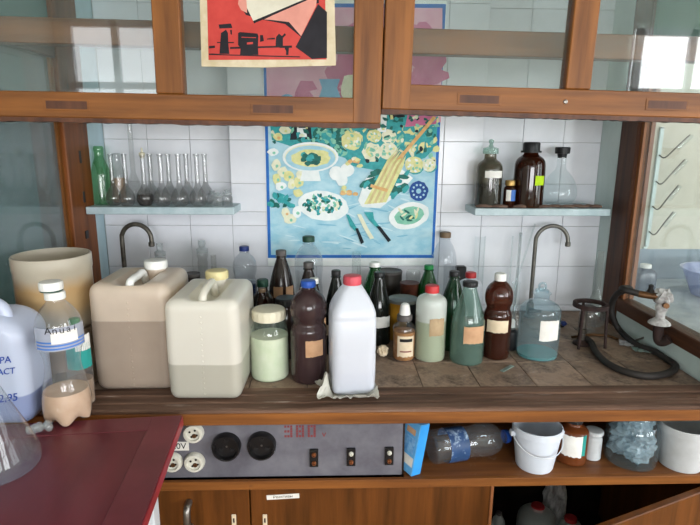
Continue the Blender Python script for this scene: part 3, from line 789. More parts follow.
for (x, y, r) in ((352, 141, 10), (388, 151, 9), (374, 136, 7), (414, 165, 9), (429, 165, 7)):
    pr.blob(x + 1, y + 1.5, r, r * .95, K_TURQ, 14, .08, 0, rd); pr.blob(x, y, r, r * .92, rd.choice([K_CRM, K_YEL]), 14, .08, 0, rd)
    for _ in range(16): pr.blob(x + rd.uniform(-.7, .7) * r, y + rd.uniform(-.65, .65) * r, r * .2, r * .13, rd.choice([K_YEL, K_CRM, K_WHT, K_MINT]), 6, .3, rd.uniform(0, 3), rd)
for _ in range(60):       # folds and sheen of the blue cloth
    pr.blob(rd.uniform(286, 416), rd.uniform(190, 250), rd.uniform(4, 11), rd.uniform(.4, .9), rd.choice([K_SHEEN, K_SKY, K_SHADE]), 8, .2, rd.uniform(-.5, .5), rd)
# garlic and radish cluster at the left
for (x, y) in ((278, 137), (285, 130), (276, 165), (283, 172), (277, 179), (289, 176), (281, 186), (292, 184), (299, 182), (298, 193), (301, 174), (273, 152), (290, 219), (297, 212), (286, 213)):
    pr.blob(x, y, rd.uniform(4, 6.5), rd.uniform(4, 6.5), rd.choice([K_CRM, K_YEL, K_WHT]), 10, .15, 0, rd)
    pr.blob(x + 1, y + 1, 1.6, 1.6, rd.choice([K_ORG, K_MINT, K_YEL]), 8, .2, 0, rd)
for _ in range(16): pr.blob(rd.uniform(271, 293), rd.uniform(193, 206), rd.uniform(2.5, 5), rd.uniform(1.5, 3), rd.choice([K_GRN, K_TURQ]), 7, .3, rd.uniform(0, 3), rd)
# tureen bowl
pr.poly([(303, 168), (318, 168), (321, 181), (300, 181)], K_WHT)
pr.ring(310.5, 157, 28, 15, 2.2, K_WHT, K_CRM)
pr.blob(310.5, 158, 25, 12.5, K_SKY, 24); pr.blob(311, 158, 20, 9, K_YEL, 20, .1, 0, rd)
for _ in range(16): pr.blob(311 + rd.uniform(-7, 7), 160 + rd.uniform(-5, 4), 3.5, 2.6, rd.choice([K_GRN, K_GRN, K_TURQ]), 8, .3, 0, rd)
# plate of turquoise salad
pr.blob(323, 205.5, 25.5, 15, K_WHT, 26, .03, .12, rd)
for _ in range(85):
    a, q = rd.uniform(0, 6.3), rd.random() ** .5
    pr.blob(322 + 19 * q * math.cos(a), 204.5 + 9.5 * q * math.sin(a), 2.2, 1.5, rd.choice([K_TURQ, K_TURQ, K_GRN, K_MINT, K_CRM]), 6, .3, rd.uniform(0, 3), rd)
# garlic heads, carved carrot, leaf bed, asparagus bundle
for (x, y, r) in ((336, 173, 7), (347, 170, 7), (342, 180, 6)): pr.blob(x, y, r, r, K_WHT, 12, .08, 0, rd)
for _ in range(7): pr.blob(355 + rd.uniform(-7, 7), 162 + rd.uniform(-4, 4), 3, 2.2, rd.choice([K_ORG, K_CRM, K_YEL]), 7, .3, 0, rd)
for _ in range(7): pr.blob(349 + rd.uniform(-8, 8), 190 + rd.uniform(-3, 4), 3, 2.2, rd.choice([K_ORG, K_ORG, K_YEL]), 7, .3, 0, rd)
pr.poly([(358, 200), (366, 178), (400, 168), (413, 178), (400, 192), (380, 208), (362, 207)], K_WHT)
for _ in range(36): pr.blob(rd.uniform(364, 408), rd.uniform(172, 195), rd.uniform(3, 8), rd.uniform(2, 3.5), rd.choice([K_GRN, K_GRN, K_TURQ]), 8, .25, rd.uniform(-1, .2), rd)
for k in range(7):
    x = 364 + k * 3
    pr.poly([(x, 204 - k * .3), (x + 4, 204 - k * .3), (390 + k * 2.2, 160 + k), (400 + k, 146 + k * 1.5), (387 + k * 2, 160 + k)], K_TANP if k % 2 else K_YEL)
pr.poly([(396, 160), (402, 158), (436, 118), (433, 116)], K_ORG)
pr.poly([(371, 184), (388, 189), (387, 192), (370, 187)], K_ORG)
# doily, small plate, knives and fork
pr.blob(418.5, 191, 9.5, 10, K_NVY, 20, .05, 0, rd)
for k in range(10): pr.blob(418.5 + 6 * math.cos(k * .628), 191 + 6.3 * math.sin(k * .628), 1.2, 1.2, K_SKY, 6)
pr.blob(418.5, 191, 2.6, 2.6, K_SKY, 10)
pr.blob(409, 215.5, 20.5, 13, K_WHT, 26, .03, -.25, rd); pr.blob(409, 215.5, 15, 8.5, K_MINT, 22, .04, -.25, rd)
for _ in range(12): pr.blob(409 + rd.uniform(-11, 11), 215 + rd.uniform(-5, 5), 3.5, 1.2, rd.choice([K_CRM, K_GRN, K_BLK, K_YEL]), 7, .2, rd.uniform(0, 3), rd)
pr.poly([(346, 214), (349, 215), (357, 228), (355, 231), (350, 226)], K_TURQ); pr.poly([(355, 228), (358, 228), (364, 242), (361, 244)], K_BLK)
pr.poly([(357, 214), (361, 214), (368, 228), (374, 238), (370, 239), (363, 227)], K_CRM)
pr.poly([(364, 212), (373, 212), (374, 219), (380, 227), (377, 228), (369, 220)], K_TURQ); pr.poly([(376, 226), (380, 226), (391, 240), (388, 242)], K_BLK)
pr.build('print', wp)
# red poster on the hanging sash
Ys = 1.165 + .0155 - .003
rp = thing('sash_poster', 'red poster with a black lathe silhouette and torn cream margins', 'poster', (0, 0, 0))
MB().add([(p.x, Ys + d, p.z) for d in (0, .0012) for p in (ony(198, -70, Ys), ony(333, -66, Ys), ony(336, 65.5, Ys), ony(263, 67.5, Ys), ony(201.5, 66.5, Ys))],
         [(0, 4, 3, 2, 1), (5, 6, 7, 8, 9), (0, 1, 6, 5), (1, 2, 7, 6), (2, 3, 8, 7), (3, 4, 9, 8), (4, 0, 5, 9)]).build('paper', pm('aged_poster_paper', '#c9bea4', '#b5a686', spots=(14., '#a08660', .62, .8)), rp, smooth=False)
R_ = pm('poster_red', '#b8433c', '#ab3a34'); B_ = pm('poster_black', '#232126', '#1c1a1e'); P_ = pm('poster_pink', '#cb8d7e', '#c08375'); Wt = pm('poster_off_white', '#c9c5b4', '#beb9a7')
f = Flat(Ys - .0003)
f.poly([(205.5, -62), (324, -58), (326.5, 59.5), (208.5, 60)], R_)
f.poly([(237, -40), (300, -52), (318, -30), (319, 3), (310, 6), (301, 37), (285, 24), (264, 20), (246, 15), (240, 6), (236, -10)], B_)
f.poly([(239, -2), (247, 0), (247, 13), (241, 10), (238, 4)], P_)
f.poly([(264, 19.5), (311, -3), (317, -2), (316, 6), (301, 36), (289, 22), (272, 20)], P_)
f.poly([(246, -6), (256, -40), (306, -44), (309, -2), (254, 22.5), (247, 8)], Wt)
f.poly([(254, 23.5), (310, -1), (310, -3), (253, 21)], B_)
f.poly([(318, 4), (327, 12), (327, 58), (312, 59), (295.5, 47), (303, 33)], B_)
# lathe silhouette
f.poly([(209, 53.5), (213, 53.5), (224, 54.3), (300, 56.3), (300, 57.5), (209, 55)], B_)
f.poly([(209, 46), (215, 45.5), (215, 48), (209, 48.5)], B_)
f.poly([(219.5, 53.8), (220, 45), (221, 33), (226, 29.5), (228, 33), (228.5, 45), (229.5, 54)], B_)
f.poly([(218.5, 24.5), (231, 23.5), (232.5, 28), (219.5, 28.6)], B_); f.poly([(217, 42), (234, 42), (234, 43.2), (217, 43.2)], B_)
f.poly([(230, 30), (232, 30), (232, 35), (230.5, 34)], B_)
f.poly([(230, 47), (292, 45.5), (292, 47.8), (280, 48), (279, 47.5), (230, 49)], B_)
f.poly([(240, 55), (240.5, 48), (238, 45), (238, 33), (240, 32), (257.5, 33.5), (258.5, 36), (258, 46), (258.5, 55)], B_)
f.poly([(260, 35), (263, 35), (264, 41), (260, 42)], B_); f.poly([(267, 38.5), (275, 37.6), (275, 39.4), (267, 39.6)], B_)
f.poly([(275.5, 46), (276, 37), (279, 33.5), (282, 36), (285, 33), (286, 35), (283, 38), (283, 46)], B_)
f.poly([(284, 47), (289, 47), (288.5, 55), (286, 55), (286, 51)], B_)
f.poly([(247, 42.5), (253, 42), (253, 44), (247, 44.5)], R_); f.poly([(241.5, 36.8), (256, 37.4), (256, 38.1), (241.5, 37.5)], R_)
f.build('print', rp)

# ------------------------------------------------------------------ bottles and jars
PROF = {
 'pet_waist': [(0, .012), (.55, .012), (.78, 0), (.93, .012), (1, .05), (1, .30), (1, .50), (.97, .54), (.86, .575), (.835, .60), (.88, .625), (.98, .67), (1, .70), (1, .75), (.93, .81), (.72, .865), (.47, .90), (.36, .915), (.34, .925), (.34, .97)],
 'pet_cone': [(0, .01), (.6, .01), (.85, 0), (.97, .02), (1, .06), (1, .40), (.98, .52), (.86, .64), (.66, .76), (.47, .855), (.37, .90), (.34, .93), (.34, .97)],
 'pet_round': [(0, .01), (.6, .01), (.85, 0), (.97, .02), (1, .06), (1, .50), (.99, .62), (.93, .71), (.80, .79), (.57, .86), (.40, .90), (.36, .92), (.36, .97)],
 'pet_bulb': [(0, .01), (.6, .01), (.85, 0), (.97, .02), (1, .06), (1, .34), (.93, .46), (.90, .50), (.95, .56), (1, .66), (.98, .73), (.86, .81), (.60, .87), (.42, .90), (.36, .915), (.35, .97)],
 'glass_sloped': [(0, .008), (.8, .008), (.95, 0), (1, .02), (1, .30), (.99, .48), (.93, .56), (.76, .68), (.56, .80), (.42, .89), (.37, .93), (.37, .97)],
 'pe_flat': [(0, .004), (.85, 0), (.97, .012), (1, .035), (1, .74), (.98, .79), (.88, .835), (.62, .865), (.42, .88), (.38, .89), (.38, .97)],
 'apothecary': [(0, .004), (.9, 0), (.98, .012), (1, .04), (1, .60), (.97, .66), (.85, .715), (.60, .755), (.42, .775), (.37, .79), (.37, .85), (.46, .86), (.46, .875)],
 'reagent': [(0, .004), (.9, 0), (.98, .012), (1, .04), (1, .62), (.96, .70), (.80, .76), (.55, .80), (.45, .82), (.45, .90)],
 'wide_jar': [(0, .006), (.8, .006), (.93, 0), (1, .03), (1, .58), (.97, .68), (.88, .76), (.76, .82), (.72, .85), (.72, .92)],
 'vial': [(0, .004), (.9, 0), (1, .03), (1, .66), (.92, .74), (.60, .80), (.55, .82), (.55, .9)],
 'beer': [(0, .008), (.85, .0), (1, .02), (1, .52), (.93, .62), (.62, .74), (.50, .80), (.48, .9), (.54, .92), (.54, .97), (.44, 1.0)],
 'ground_cylinder': [(0, .0), (.9, 0), (1, .02), (1, .74), (.96, .79), (.70, .84), (.70, .86), (1.05, .90), (1.05, .915), (1.0, .925)],
}
def profile(kind, R, H, smooth=2, upto=None):
    p = PROF[kind]; smooth = 1 if kind == 'pet_waist' else smooth; q = p[:3] + chaikin(p[3:], smooth)
    q = [(r * R, z * H) for r, z in q]
    if upto is not None:
        out = []
        for (a, b) in zip(q, q[1:]):
            out.append(a)
            if b[1] > upto and b[1] > a[1]:
                t = (upto - a[1]) / (b[1] - a[1]); out.append((a[0] + (b[0] - a[0]) * max(0, t), max(a[1], upto))); break
        return out
    return q
def inner(prof, t=.0015):
    """liquid volume just inside a shell profile, flat on top"""
    q = [(max(0, r - t), z + (t if i < 3 else 0)) for i, (r, z) in enumerate(prof)]
    q.append((0, q[-1][1])); return q
def cap_mesh(r, h, kn=18, dome=0.0):
    p = [(r * .99, 0), (r, h * .05), (r, h * .82), (r * .93, h * .96), (r * .8, h), (0, h + dome)]
    def mod(rr, z, a):
        return (rr * (1 + .025 * math.cos(kn * a)) if 0 < z < h * .9 else rr, z)
    return MB().lathe(p, kn * 3, mod=mod)
def patch(R, z0, z1, a0, a1, t=.0006, n=14, R2=None, ragged=0.0):
    """a paper label wrapped on a round body"""
    mb = MB(); V = []; rr = random.Random(int(R * 1e5)); R2 = R if R2 is None else R2
    for i in range(n + 1):
        a = a0 + (a1 - a0) * i / n
        e0, e1 = (rr.uniform(-1, 1) * ragged * (z1 - z0) for _ in range(2))
        for (q, z, RR) in ((0, z0 + e0, R), (t, z0 + e0, R), (t, z1 + e1, R2), (0, z1 + e1, R2)):
            V.append(((RR + .0004 + q) * math.cos(a), (RR + .0004 + q) * math.sin(a), z))
    Fc = []
    for i in range(n):
        for k in range(4): Fc.append((i*4 + k, (i+1)*4 + k, (i+1)*4 + (k+1) % 4, i*4 + (k+1) % 4))
    Fc.append((0, 1, 2, 3)); Fc.append(tuple(n*4 + k for k in (3, 2, 1, 0)))
    return mb.add(V, Fc)
def pix_label(c, r, xc, x0, x1, y0, y1):
    """angles and heights of a label seen at these pixels on a body of radius r at c"""
    face = math.atan2(-c.y, -c.x)
    s = depth((c.x, c.y - r, c.z + .1)) / F
    cl = lambda v: max(-.98, min(.98, v))
    a0 = face + math.asin(cl((x0 - xc) * s / r)); a1 = face + math.asin(cl((x1 - xc) * s / r))
    xm_ = (x0 + x1) / 2
    za, zb_ = ony(xm_, y1, c.y - r * .95).z - c.z, ony(xm_, y0, c.y - r * .95).z - c.z
    return a0, a1, za, zb_
def bottle(name, label, cat, kind, x0, x1, ytop, mat, cap=None, liquid=None, labels=(), ybase=None, H=None, z=ZW, xtop=None, group=None, mod=None, caph=.062, capr=None, n=32, Y=None):
    c, r, h = place(x0, x1, ytop, ybase, H, z, xtop, Y)
    root = thing(name, label, cat, c, 0, group)
    pf = profile(kind, r, h)
    MB().lathe(pf, n if mod is None else 60, mod=(lambda R, Z, A: mod(R, Z, A, r, h)) if mod else None).build('body', mat, root)
    nr, nz = pf[-1]
    if cap is not None:
        rr = (capr * r) if capr else nr * 1.18
        ch = caph * h
        cm = cap_mesh(rr, ch).build('cap', cap, root, (0, 0, h - ch))
        if kind.startswith('pet'):
            MB().lathe([(nr * 1.0, 0), (nr * 1.32, 0), (nr * 1.32, h * .008), (nr * 1.0, h * .008)], 24).build('neck_ring', mat, root, (0, 0, h - ch - h * .02))
    if liquid is not None:
        lm, lv = liquid
        up = (ony((x0 + x1) / 2, lv, c.y - r).z - c.z) if lv > 1.01 else lv * h
        lp = inner(profile(kind, r, h, upto=up))
        MB().lathe(lp, n if mod is None else 60, mod=(lambda R, Z, A: mod(R, Z, A, r, h)) if mod else None).build('contents', lm, root)
    for (lx0, lx1, ly0, ly1, lm) in labels:
        a0, a1, za, zb_ = pix_label(c, r, (x0 + x1) / 2, lx0, lx1, ly0, ly1)
        patch(r * 1.003, za, zb_, a0, a1, ragged=.03).build('paper_label', lm, root)
    return root, c, r, h

# --- front and middle of the worktop
bottle('plastic_bottle', 'plum-brown ribbed plastic bottle with blue cap and tan label', 'bottle', 'pet_waist', 291.5, 327, 280, M_PURPET, C_BLUE, (L_DARK, .36), [(306, 323, 341, 357, P_TAN)], ybase=386, xtop=310)
bottle('plastic_bottle', 'dark brown plastic bottle with grey cap standing behind the clear green-capped one', 'bottle', 'pet_cone', 297, 322, 262, M_DKBRN, C_GREY, None, [], H=.262, xtop=308.5)
bottle('plastic_bottle', 'brown plastic bottle with a white cap behind the blue-capped plum bottle', 'bottle', 'pet_cone', 304, 327, 278, M_DKBRN, C_WHITE, None, [(318, 328, 320, 332, P_TAN)], H=.236, xtop=314)
bottle('plastic_bottle', 'near-black bottle with dark cap half hidden by the white jug', 'bottle', 'pet_cone', 322, 345, 270, M_BLKGL, C_BLACK, None, [(322, 336, 326, 336, P_CREAM)], H=.252, xtop=336)
bottle('plastic_bottle', 'clear plastic bottle with blue cap and blue liquid near the wall', 'bottle', 'pet_waist', 233, 257, 246, M_PET, C_NAVY, (M_COBALT, .52), [], H=.265, xtop=244)
bottle('plastic_bottle', 'sooty brown tapering bottle with dark cap and faded label', 'bottle', 'pet_cone', 267, 293, 250, M_DKBRN, C_GREY, None, [(272, 281, 287, 298, P_TAN), (284, 291, 287, 298, P_TAN)], H=.27, xtop=281)
bottle('plastic_bottle', 'big clear empty plastic bottle with a dark green cap under the poster', 'bottle', 'pet_bulb', 293, 322, 236, M_PET, C_DKGRN, None, [], H=.305, xtop=308.5)
bottle('plastic_bottle', 'small amber vial bottle with brown cap behind the powder jar', 'bottle', 'pet_cone', 252, 270, 288, M_AMBER, C_BROWN, None, [], H=.19, xtop=262)
bottle('plastic_bottle', 'squat dark bottle with a green cap left of the sooty brown one', 'bottle', 'reagent', 255, 276, 279, M_DKBRN, C_DKGRN, None, [], H=.195, xtop=262.5, caph=.12)
bottle('glass_jar', 'dark jar with a wide black screw lid behind the powder jar', 'jar', 'wide_jar', 273, 299, 297, M_DKBRN, C_BLACK, None, [], H=.175, xtop=286.5, caph=.12)
bottle('glass_jar', 'glass jar of pale green powder with a cream screw lid', 'jar', 'wide_jar', 251.5, 289.5, 308, M_JAR, C_CREAM, (M_POWDER, .62), [], ybase=383, xtop=271, caph=.15)
bottle('glass_bottle', 'dark bottle with a banded white label right of the white jug', 'bottle', 'glass_sloped', 366, 390, 272, M_BLKGL, C_BLACK, None, [(367, 389, 317, 328, P_WHITE)], ybase=346, xtop=377)
bottle('plastic_bottle', 'green plastic bottle with a white cap behind the white-labelled dark bottle', 'bottle', 'pet_cone', 366, 393, 262, M_GRNPET, C_WHITE, None, [], H=.235, xtop=375)
bottle('plastic_bottle', 'light green plastic bottle with bright green cap', 'bottle', 'pet_cone', 417, 440, 265, M_GRNPET, C_GREEN, None, [], H=.212, xtop=429)
bottle('plastic_bottle', 'tall clear empty plastic bottle with a brown cap beside the poster', 'bottle', 'pet_round', 431, 457, 232, M_PET, C_BROWN, None, [], H=.305, xtop=445.5)
bottle('plastic_bottle', 'dark green plastic bottle with black cap behind the teal glass bottle', 'bottle', 'pet_cone', 438, 463, 271, M_DKGRN, C_BLACK, None, [], ybase=352, xtop=449.5)
bottle('plastic_bottle', 'milky white bottle with red cap between dark green and brown bottles', 'bottle', 'pe_flat', 455, 479, 272, M_PEWHT, C_RED, None, [], H=.2, xtop=471, caph=.09)
bottle('plastic_bottle', 'frosted white plastic bottle with red cap and pale green liquid', 'bottle', 'pe_flat', 414, 444, 285, M_PELIQ, C_RED, (L_YGREEN, .62), [(428, 442, 319, 336, P_BEIGE)], ybase=363, xtop=429.5, caph=.095)
bottle('glass_bottle', 'teal glass bottle with black cap and tan paper label', 'bottle', 'glass_sloped', 449, 482, 281, M_TEALGL, C_BLACK, (L_DKWATER, .5), [(462, 481, 327, 344, P_TAN)], ybase=366, xtop=469)
bottle('plastic_bottle', 'red-brown plastic bottle with white cap and torn cream label', 'bottle', 'pet_waist', 481, 508, 273, M_BRNPET, C_WHITE, (L_BROWN, .45), [(485, 505, 321, 333, P_CREAM)], ybase=361, xtop=497, caph=.085)
# small powder bottle with rubber dropper
root, c, r, h = bottle('dropper_bottle', 'small bottle of orange powder with printed label and white rubber dropper', 'bottle', 'vial', 392, 414.5, 303, M_CLEAR, None, (M_OCHRE, .62), [(397, 412.5, 336.5, 357, P_CREAM)], ybase=362, xtop=404)
for ch in root.children:
    if ch.name.startswith('body') or ch.name.startswith('contents'): ch.scale.z = .82
cap_mesh(r * .66, h * .1).build('collar', C_GREY, root, (0, 0, h * .70))
MB().lathe([(r * .48, 0), (r * .5, h * .02), (r * .42, h * .13), (r * .36, h * .18), (r * .2, h * .205), (0, h * .205)], 20).build('rubber_bulb', C_WHITE, root, (0, 0, h * .795))
a0, a1, za, zb_ = pix_label(c, r, 403, 399, 411, 339, 342); patch(r * 1.02, za, zb_, a0, a1).build('label_print', P_INK, root)
a0, a1, za, zb_ = pix_label(c, r, 403, 399.5, 410.5, 351, 352.2); patch(r * 1.02, za, zb_, a0, a1).build('label_print', P_REDINK, root)
# small black dropper
root, c, r, h = bottle('dropper_bottle', 'tiny black dropper bottle with white tip beside the stoppered aqua bottle', 'bottle', 'vial', 504.5, 516, 319, C_BLACK, None, None, [], ybase=351, xtop=510)
for ch in root.children: ch.scale.z = .82
MB().lathe([(r * .56, 0), (r * .5, h * .08), (r * .38, h * .25), (r * .25, h * .3), (0, h * .3)], 16).build('tip', C_WHITE, root, (0, 0, h * .70))
# aqua bottle with glass stopper
root, c, r, h = bottle('stoppered_bottle', 'large aqua glass bottle with a ground glass stopper and peeling label', 'bottle', 'apothecary', 516, 555.5, 283, M_AQUA, None, (L_TEAL, .055), [(537, 554, 321, 341, P_WHITE)], ybase=362, xtop=540, n=40)
MB().lathe([(r * .3, 0), (r * .34, h * .04), (r * .34, h * .05), (r * .18, h * .065), (r * .16, h * .085)], 20).build('stopper', M_AQUA, root, (0, 0, h * .86))
mb = MB(); ring = [(r * .17 * math.cos(a), 0, r * .17 * math.sin(a)) for a in [2 * math.pi * k / 20 for k in range(21)]]
mb.tube(ring, r * .06, 8, caps=False).build('stopper_ring', M_AQUA, root, (0, 0, h * .955))
# --- niche with dark bottles (right)
ZN = ZS
root, c, r, h = bottle('stoppered_bottle', 'smoky glass reagent bottle half full of dark liquid with green stopper', 'bottle', 'reagent', 478, 504, 148, M_SMOKE, None, (L_DARK, .40), [(487, 503, 171, 178, P_WHITE)], Y=1.80, z=ZN, xtop=491)
MB().lathe([(r * .40, 0), (r * .6, h * .01), (r * .58, h * .1), (r * .2, h * .13), (r * .12, h * .17), (r * .2, h * .2), (r * .18, h * .24), (0, h * .26)], 18).build('stopper', M_TEALGL, root, (0, 0, h * .895))
root, c, r, h = bottle('vial', 'small brown vial with gold cap and blue label between two tall bottles', 'vial', 'vial', 505, 517, 180, M_AMBER, C_GOLD, None, [(508, 512.5, 190, 201, P_WHITE), (512.5, 516.5, 190, 201, P_BLUEP)], Y=1.775, z=ZN, xtop=510.5, caph=.2, capr=.8)
root, c, r, h = bottle('glass_bottle', 'big amber glass bottle with black screw cap and neon green sticker', 'bottle', 'reagent', 516, 546, 142, M_AMBER, C_BLACK, (L_BROWN, .6), [(537, 545, 176, 185.5, P_NEON)], Y=1.792, z=ZN, xtop=532, caph=.13, n=40)
MB().lathe([(r * .5, 0), (r * .66, 0), (r * .66, h * .03), (r * .5, h * .03)], 24).build('cap_skirt', C_BLACK, root, (0, 0, h * .84))
def lathe_thing(name, label, cat, prof, mat, c, group=None, part='body', n=28):
    root = thing(name, label, cat, c, 0, group); MB().lathe(prof, n).build(part, mat, root); return root
c, r, h = place(542, 577, 147, z=ZN, xtop=563, Y=1.848)
pf = [(0, .003), (r * .55, 0)] + chaikin([(r * .62, .002), (r * .95, h * .12), (r * 1.0, h * .22), (r * .88, h * .40), (r * .55, h * .55), (r * .29, h * .62), (r * .25, h * .68)], 2) + [(r * .25, h * .93)]
root = lathe_thing('round_flask', 'clear round flask with a black rubber stopper on the niche shelf', 'flask', pf, M_CLEAR, c, n=36)
MB().lathe([(r * .24, 0), (r * .27, h * .07), (r * .40, h * .075), (r * .42, h * .17), (r * .38, h * .185), (0, h * .185)], 20).build('stopper', C_BLACK, root, (0, 0, h * .815))
# twigs and bark chips along the right niche shelf
rr = random.Random(5)
tw = [(484, 1.757, .055, .02), (500, 1.753, .05, -.06), (522, 1.752, .06, .05), (545, 1.756, .05, .3), (556, 1.765, .05, -.4), (567, 1.758, .05, .1), (578, 1.765, .06, -.25), (588, 1.772, .05, .35), (596, 1.762, .04, -.1)]
for px, Y, L, a in tw:
    X = ony(px, 207, Y).x
    P_ = [(-L/2, 0, .0055), (-L/6, rr.uniform(-.003, .003), .007), (L/6, rr.uniform(-.003, .003), .0065), (L/2, 0, .0055)]
    o = MB().tube(spline(P_, 3), .004, 6, radii=[.0036 + .0024 * math.sin(math.pi * k / 9) * rr.uniform(.7, 1.2) for k in range(10)]).build('twig', M_STICK, None, (X, Y, ZN), a)
    tag(o, 'short dry brown twig lying on the dark-bottle niche shelf', 'twig', 'twigs on the niche shelf')
# --- niche with flasks (left)
def vol_flask(px, w, ytop, Y, label, group=None, liquid=None, stopper=None, xt=None):
    c, r, h = place(px - w / 2, px + w / 2, ytop, z=ZN, xtop=xt or px, Y=Y)
    pf = [(0, .003), (r * .6, 0)] + chaikin([(r * .7, .002), (r * .98, h * .09), (r * 1.0, h * .17), (r * .82, h * .27), (r * .42, h * .36), (r * .29, h * .42), (r * .27, h * .5)], 2) + [(r * .26, h * .96), (r * .34, h * .975), (r * .34, h)]
    root = lathe_thing('volumetric_flask', label, 'flask', pf, M_FLASK, c, group)
    if liquid:
        lp = inner([(0, .003), (r * .6, 0)] + chaikin([(r * .7, .002), (r * .98, h * .09), (r * 1.0, h * .17), (r * .93, h * .23)], 2))
        MB().lathe(lp, 24).build('contents', liquid, root)
    if stopper:
        MB().lathe([(r * .24, 0), (r * .3, h * .05), (r * .36, h * .06), (r * .36, h * .1), (r * .12, h * .12), (r * .1, h * .2), (0, h * .2)], 16).build('stopper', stopper, root, (0, 0, h * .94))
    return root
FG = 'long-necked flasks on the niche shelf'
for px, xt, Y, w, lab in (
        (111.5, 110, 1.795, 15.5, 'empty long-necked flask next to the green beer bottle'),
        (126.5, 123.5, 1.775, 16, 'empty long-necked flask in front of the tall glass tube flask'),
        (162, 159.5, 1.785, 18, 'empty long-necked flask right beside the dark-liquid flask'),
        (180, 177.5, 1.785, 18, 'empty long-necked flask, second beyond the dark-liquid flask'),
        (198.5, 196, 1.785, 18, 'empty long-necked flask closest to the tiny weighing bottles'),
        (151, 149, 1.862, 17, 'empty flask standing behind the dark-liquid flask in the niche'),
        (169.5, 167.5, 1.862, 17, 'empty flask against the tiles, one along from behind the dark-liquid flask'),
        (188, 185.5, 1.862, 17, 'empty flask against the tiles, two along from behind the dark-liquid flask'),
        (207, 204, 1.862, 17, 'empty flask against the tiles behind the tiny weighing bottles')):
    vol_flask(px, w, 154, Y, lab, FG, xt=xt)
vol_flask(144, 17, 155, 1.79, 'long-necked flask holding dark ink-like liquid among the empty flasks', FG, L_DARK, C_CREAM, xt=142)
# tall thin tube flask, brownish bottle behind, green bottle
c, r, h = place(123, 141, 108, z=ZN, xtop=128, Y=1.86)
lathe_thing('tube_flask', 'flask with a very tall glass tube rising behind the flask row', 'flask', [(0, .003), (r * .6, 0)] + chaikin([(r * .7, .002), (r, .03), (r * .95, .05), (r * .5, .085), (r * .28, .105)], 2) + [(r * .26, h), (r * .3, h)], M_GREYGL, c)
bottle('glass_bottle', 'dusty brown bottle standing behind the first flasks', 'bottle', 'beer', 110, 124, 153, M_GREYGL, None, (L_TAN, .5), [], Y=1.88, z=ZN, xtop=116)
bottle('glass_bottle', 'empty green glass beer bottle beside the brown post', 'bottle', 'beer', 90, 108, 146, M_GRNGL, None, None, [], Y=1.83, z=ZN, xtop=98)
bottle('glass_bottle', 'slim pale green glass bottle half hidden behind the beer bottle', 'bottle', 'beer', 87.5, 100, 147, M_GRNGL, None, None, [], Y=1.895, z=ZN, xtop=94.5)
for px, yt, Y, lab in ((212, 190, 1.84, 'tiny stoppered glass weighing bottle behind the other two'), (218, 192, 1.79, 'tiny stoppered glass weighing bottle in the middle of three'), (227, 189, 1.80, 'tiny stoppered glass weighing bottle by the shelf corner')):
    c, r, h = place(px - 5.5, px + 5.5, yt, z=ZN, Y=Y)
    root = lathe_thing('weighing_bottle', lab, 'bottle', [(0, .001), (r * .9, 0), (r, .003), (r, h * .5), (r * .75, h * .6), (r * .7, h * .66)], M_GREYGL, c, 'small stoppered bottles')
    MB().lathe([(r * .65, 0), (r * .85, .001), (r * .85, h * .1), (r * .4, h * .18), (r * .55, h * .3), (0, h * .36)], 16).build('stopper', M_STOPGL, root, (0, 0, h * .64))
# --- glassware standing near the back wall
def stop_cyl(px0, px1, yt, H, label):
    c, r, h = place(px0, px1, yt, H=H, xtop=(px0 + px1) / 2)
    root = lathe_thing('stoppered_cylinder', label, 'cylinder', [(q * r, z * h) for q, z in [(0, 0), (1.3, 0), (1.3, .02), (1, .04), (1, .72), (.9, .76), (1.12, .80), (1.12, .83)]], M_GREYGL, c)
    MB().lathe([(r * .8, 0), (r * 1.12, h * .01), (r * 1.15, h * .06), (r * .6, h * .085), (r * .75, h * .13), (r * .7, h * .17), (0, h * .175)], 20).build('stopper', M_STOPGL, root, (0, 0, h * .825))
stop_cyl(154.5, 164, 243, .27, 'stoppered glass cylinder behind the brown-stained jerrycan next to the old tap')
stop_cyl(196.5, 206.5, 240, .275, 'stoppered glass cylinder standing alone left of the poster')
c, r, h = place(210.5, 216, 255, H=.255)
lathe_thing('test_tube', 'thin open glass tube next to the stoppered cylinder', 'tube', [(0, 0), (r * 1.6, 0), (r * 1.6, .004), (r, .01), (r, h), (r * 1.15, h)], M_GREYGL, c)
c, r, h = place(475, 486, 236, H=.285)
lathe_thing('measuring_cylinder', 'tall clear measuring cylinder below the dark-bottle shelf', 'cylinder', [(0, 0), (r * 1.5, 0), (r * 1.5, .006), (r, .012), (r, h), (r * 1.08, h)], M_CLEAR, c)
c, r, h = place(352, 361, 252, H=.265)
lathe_thing('measuring_cylinder', 'clear glass cylinder in front of the poster edge behind the white jug', 'cylinder', [(0, 0), (r * 1.5, 0), (r * 1.5, .006), (r, .012), (r, h), (r * 1.08, h)], M_CLEAR, c)
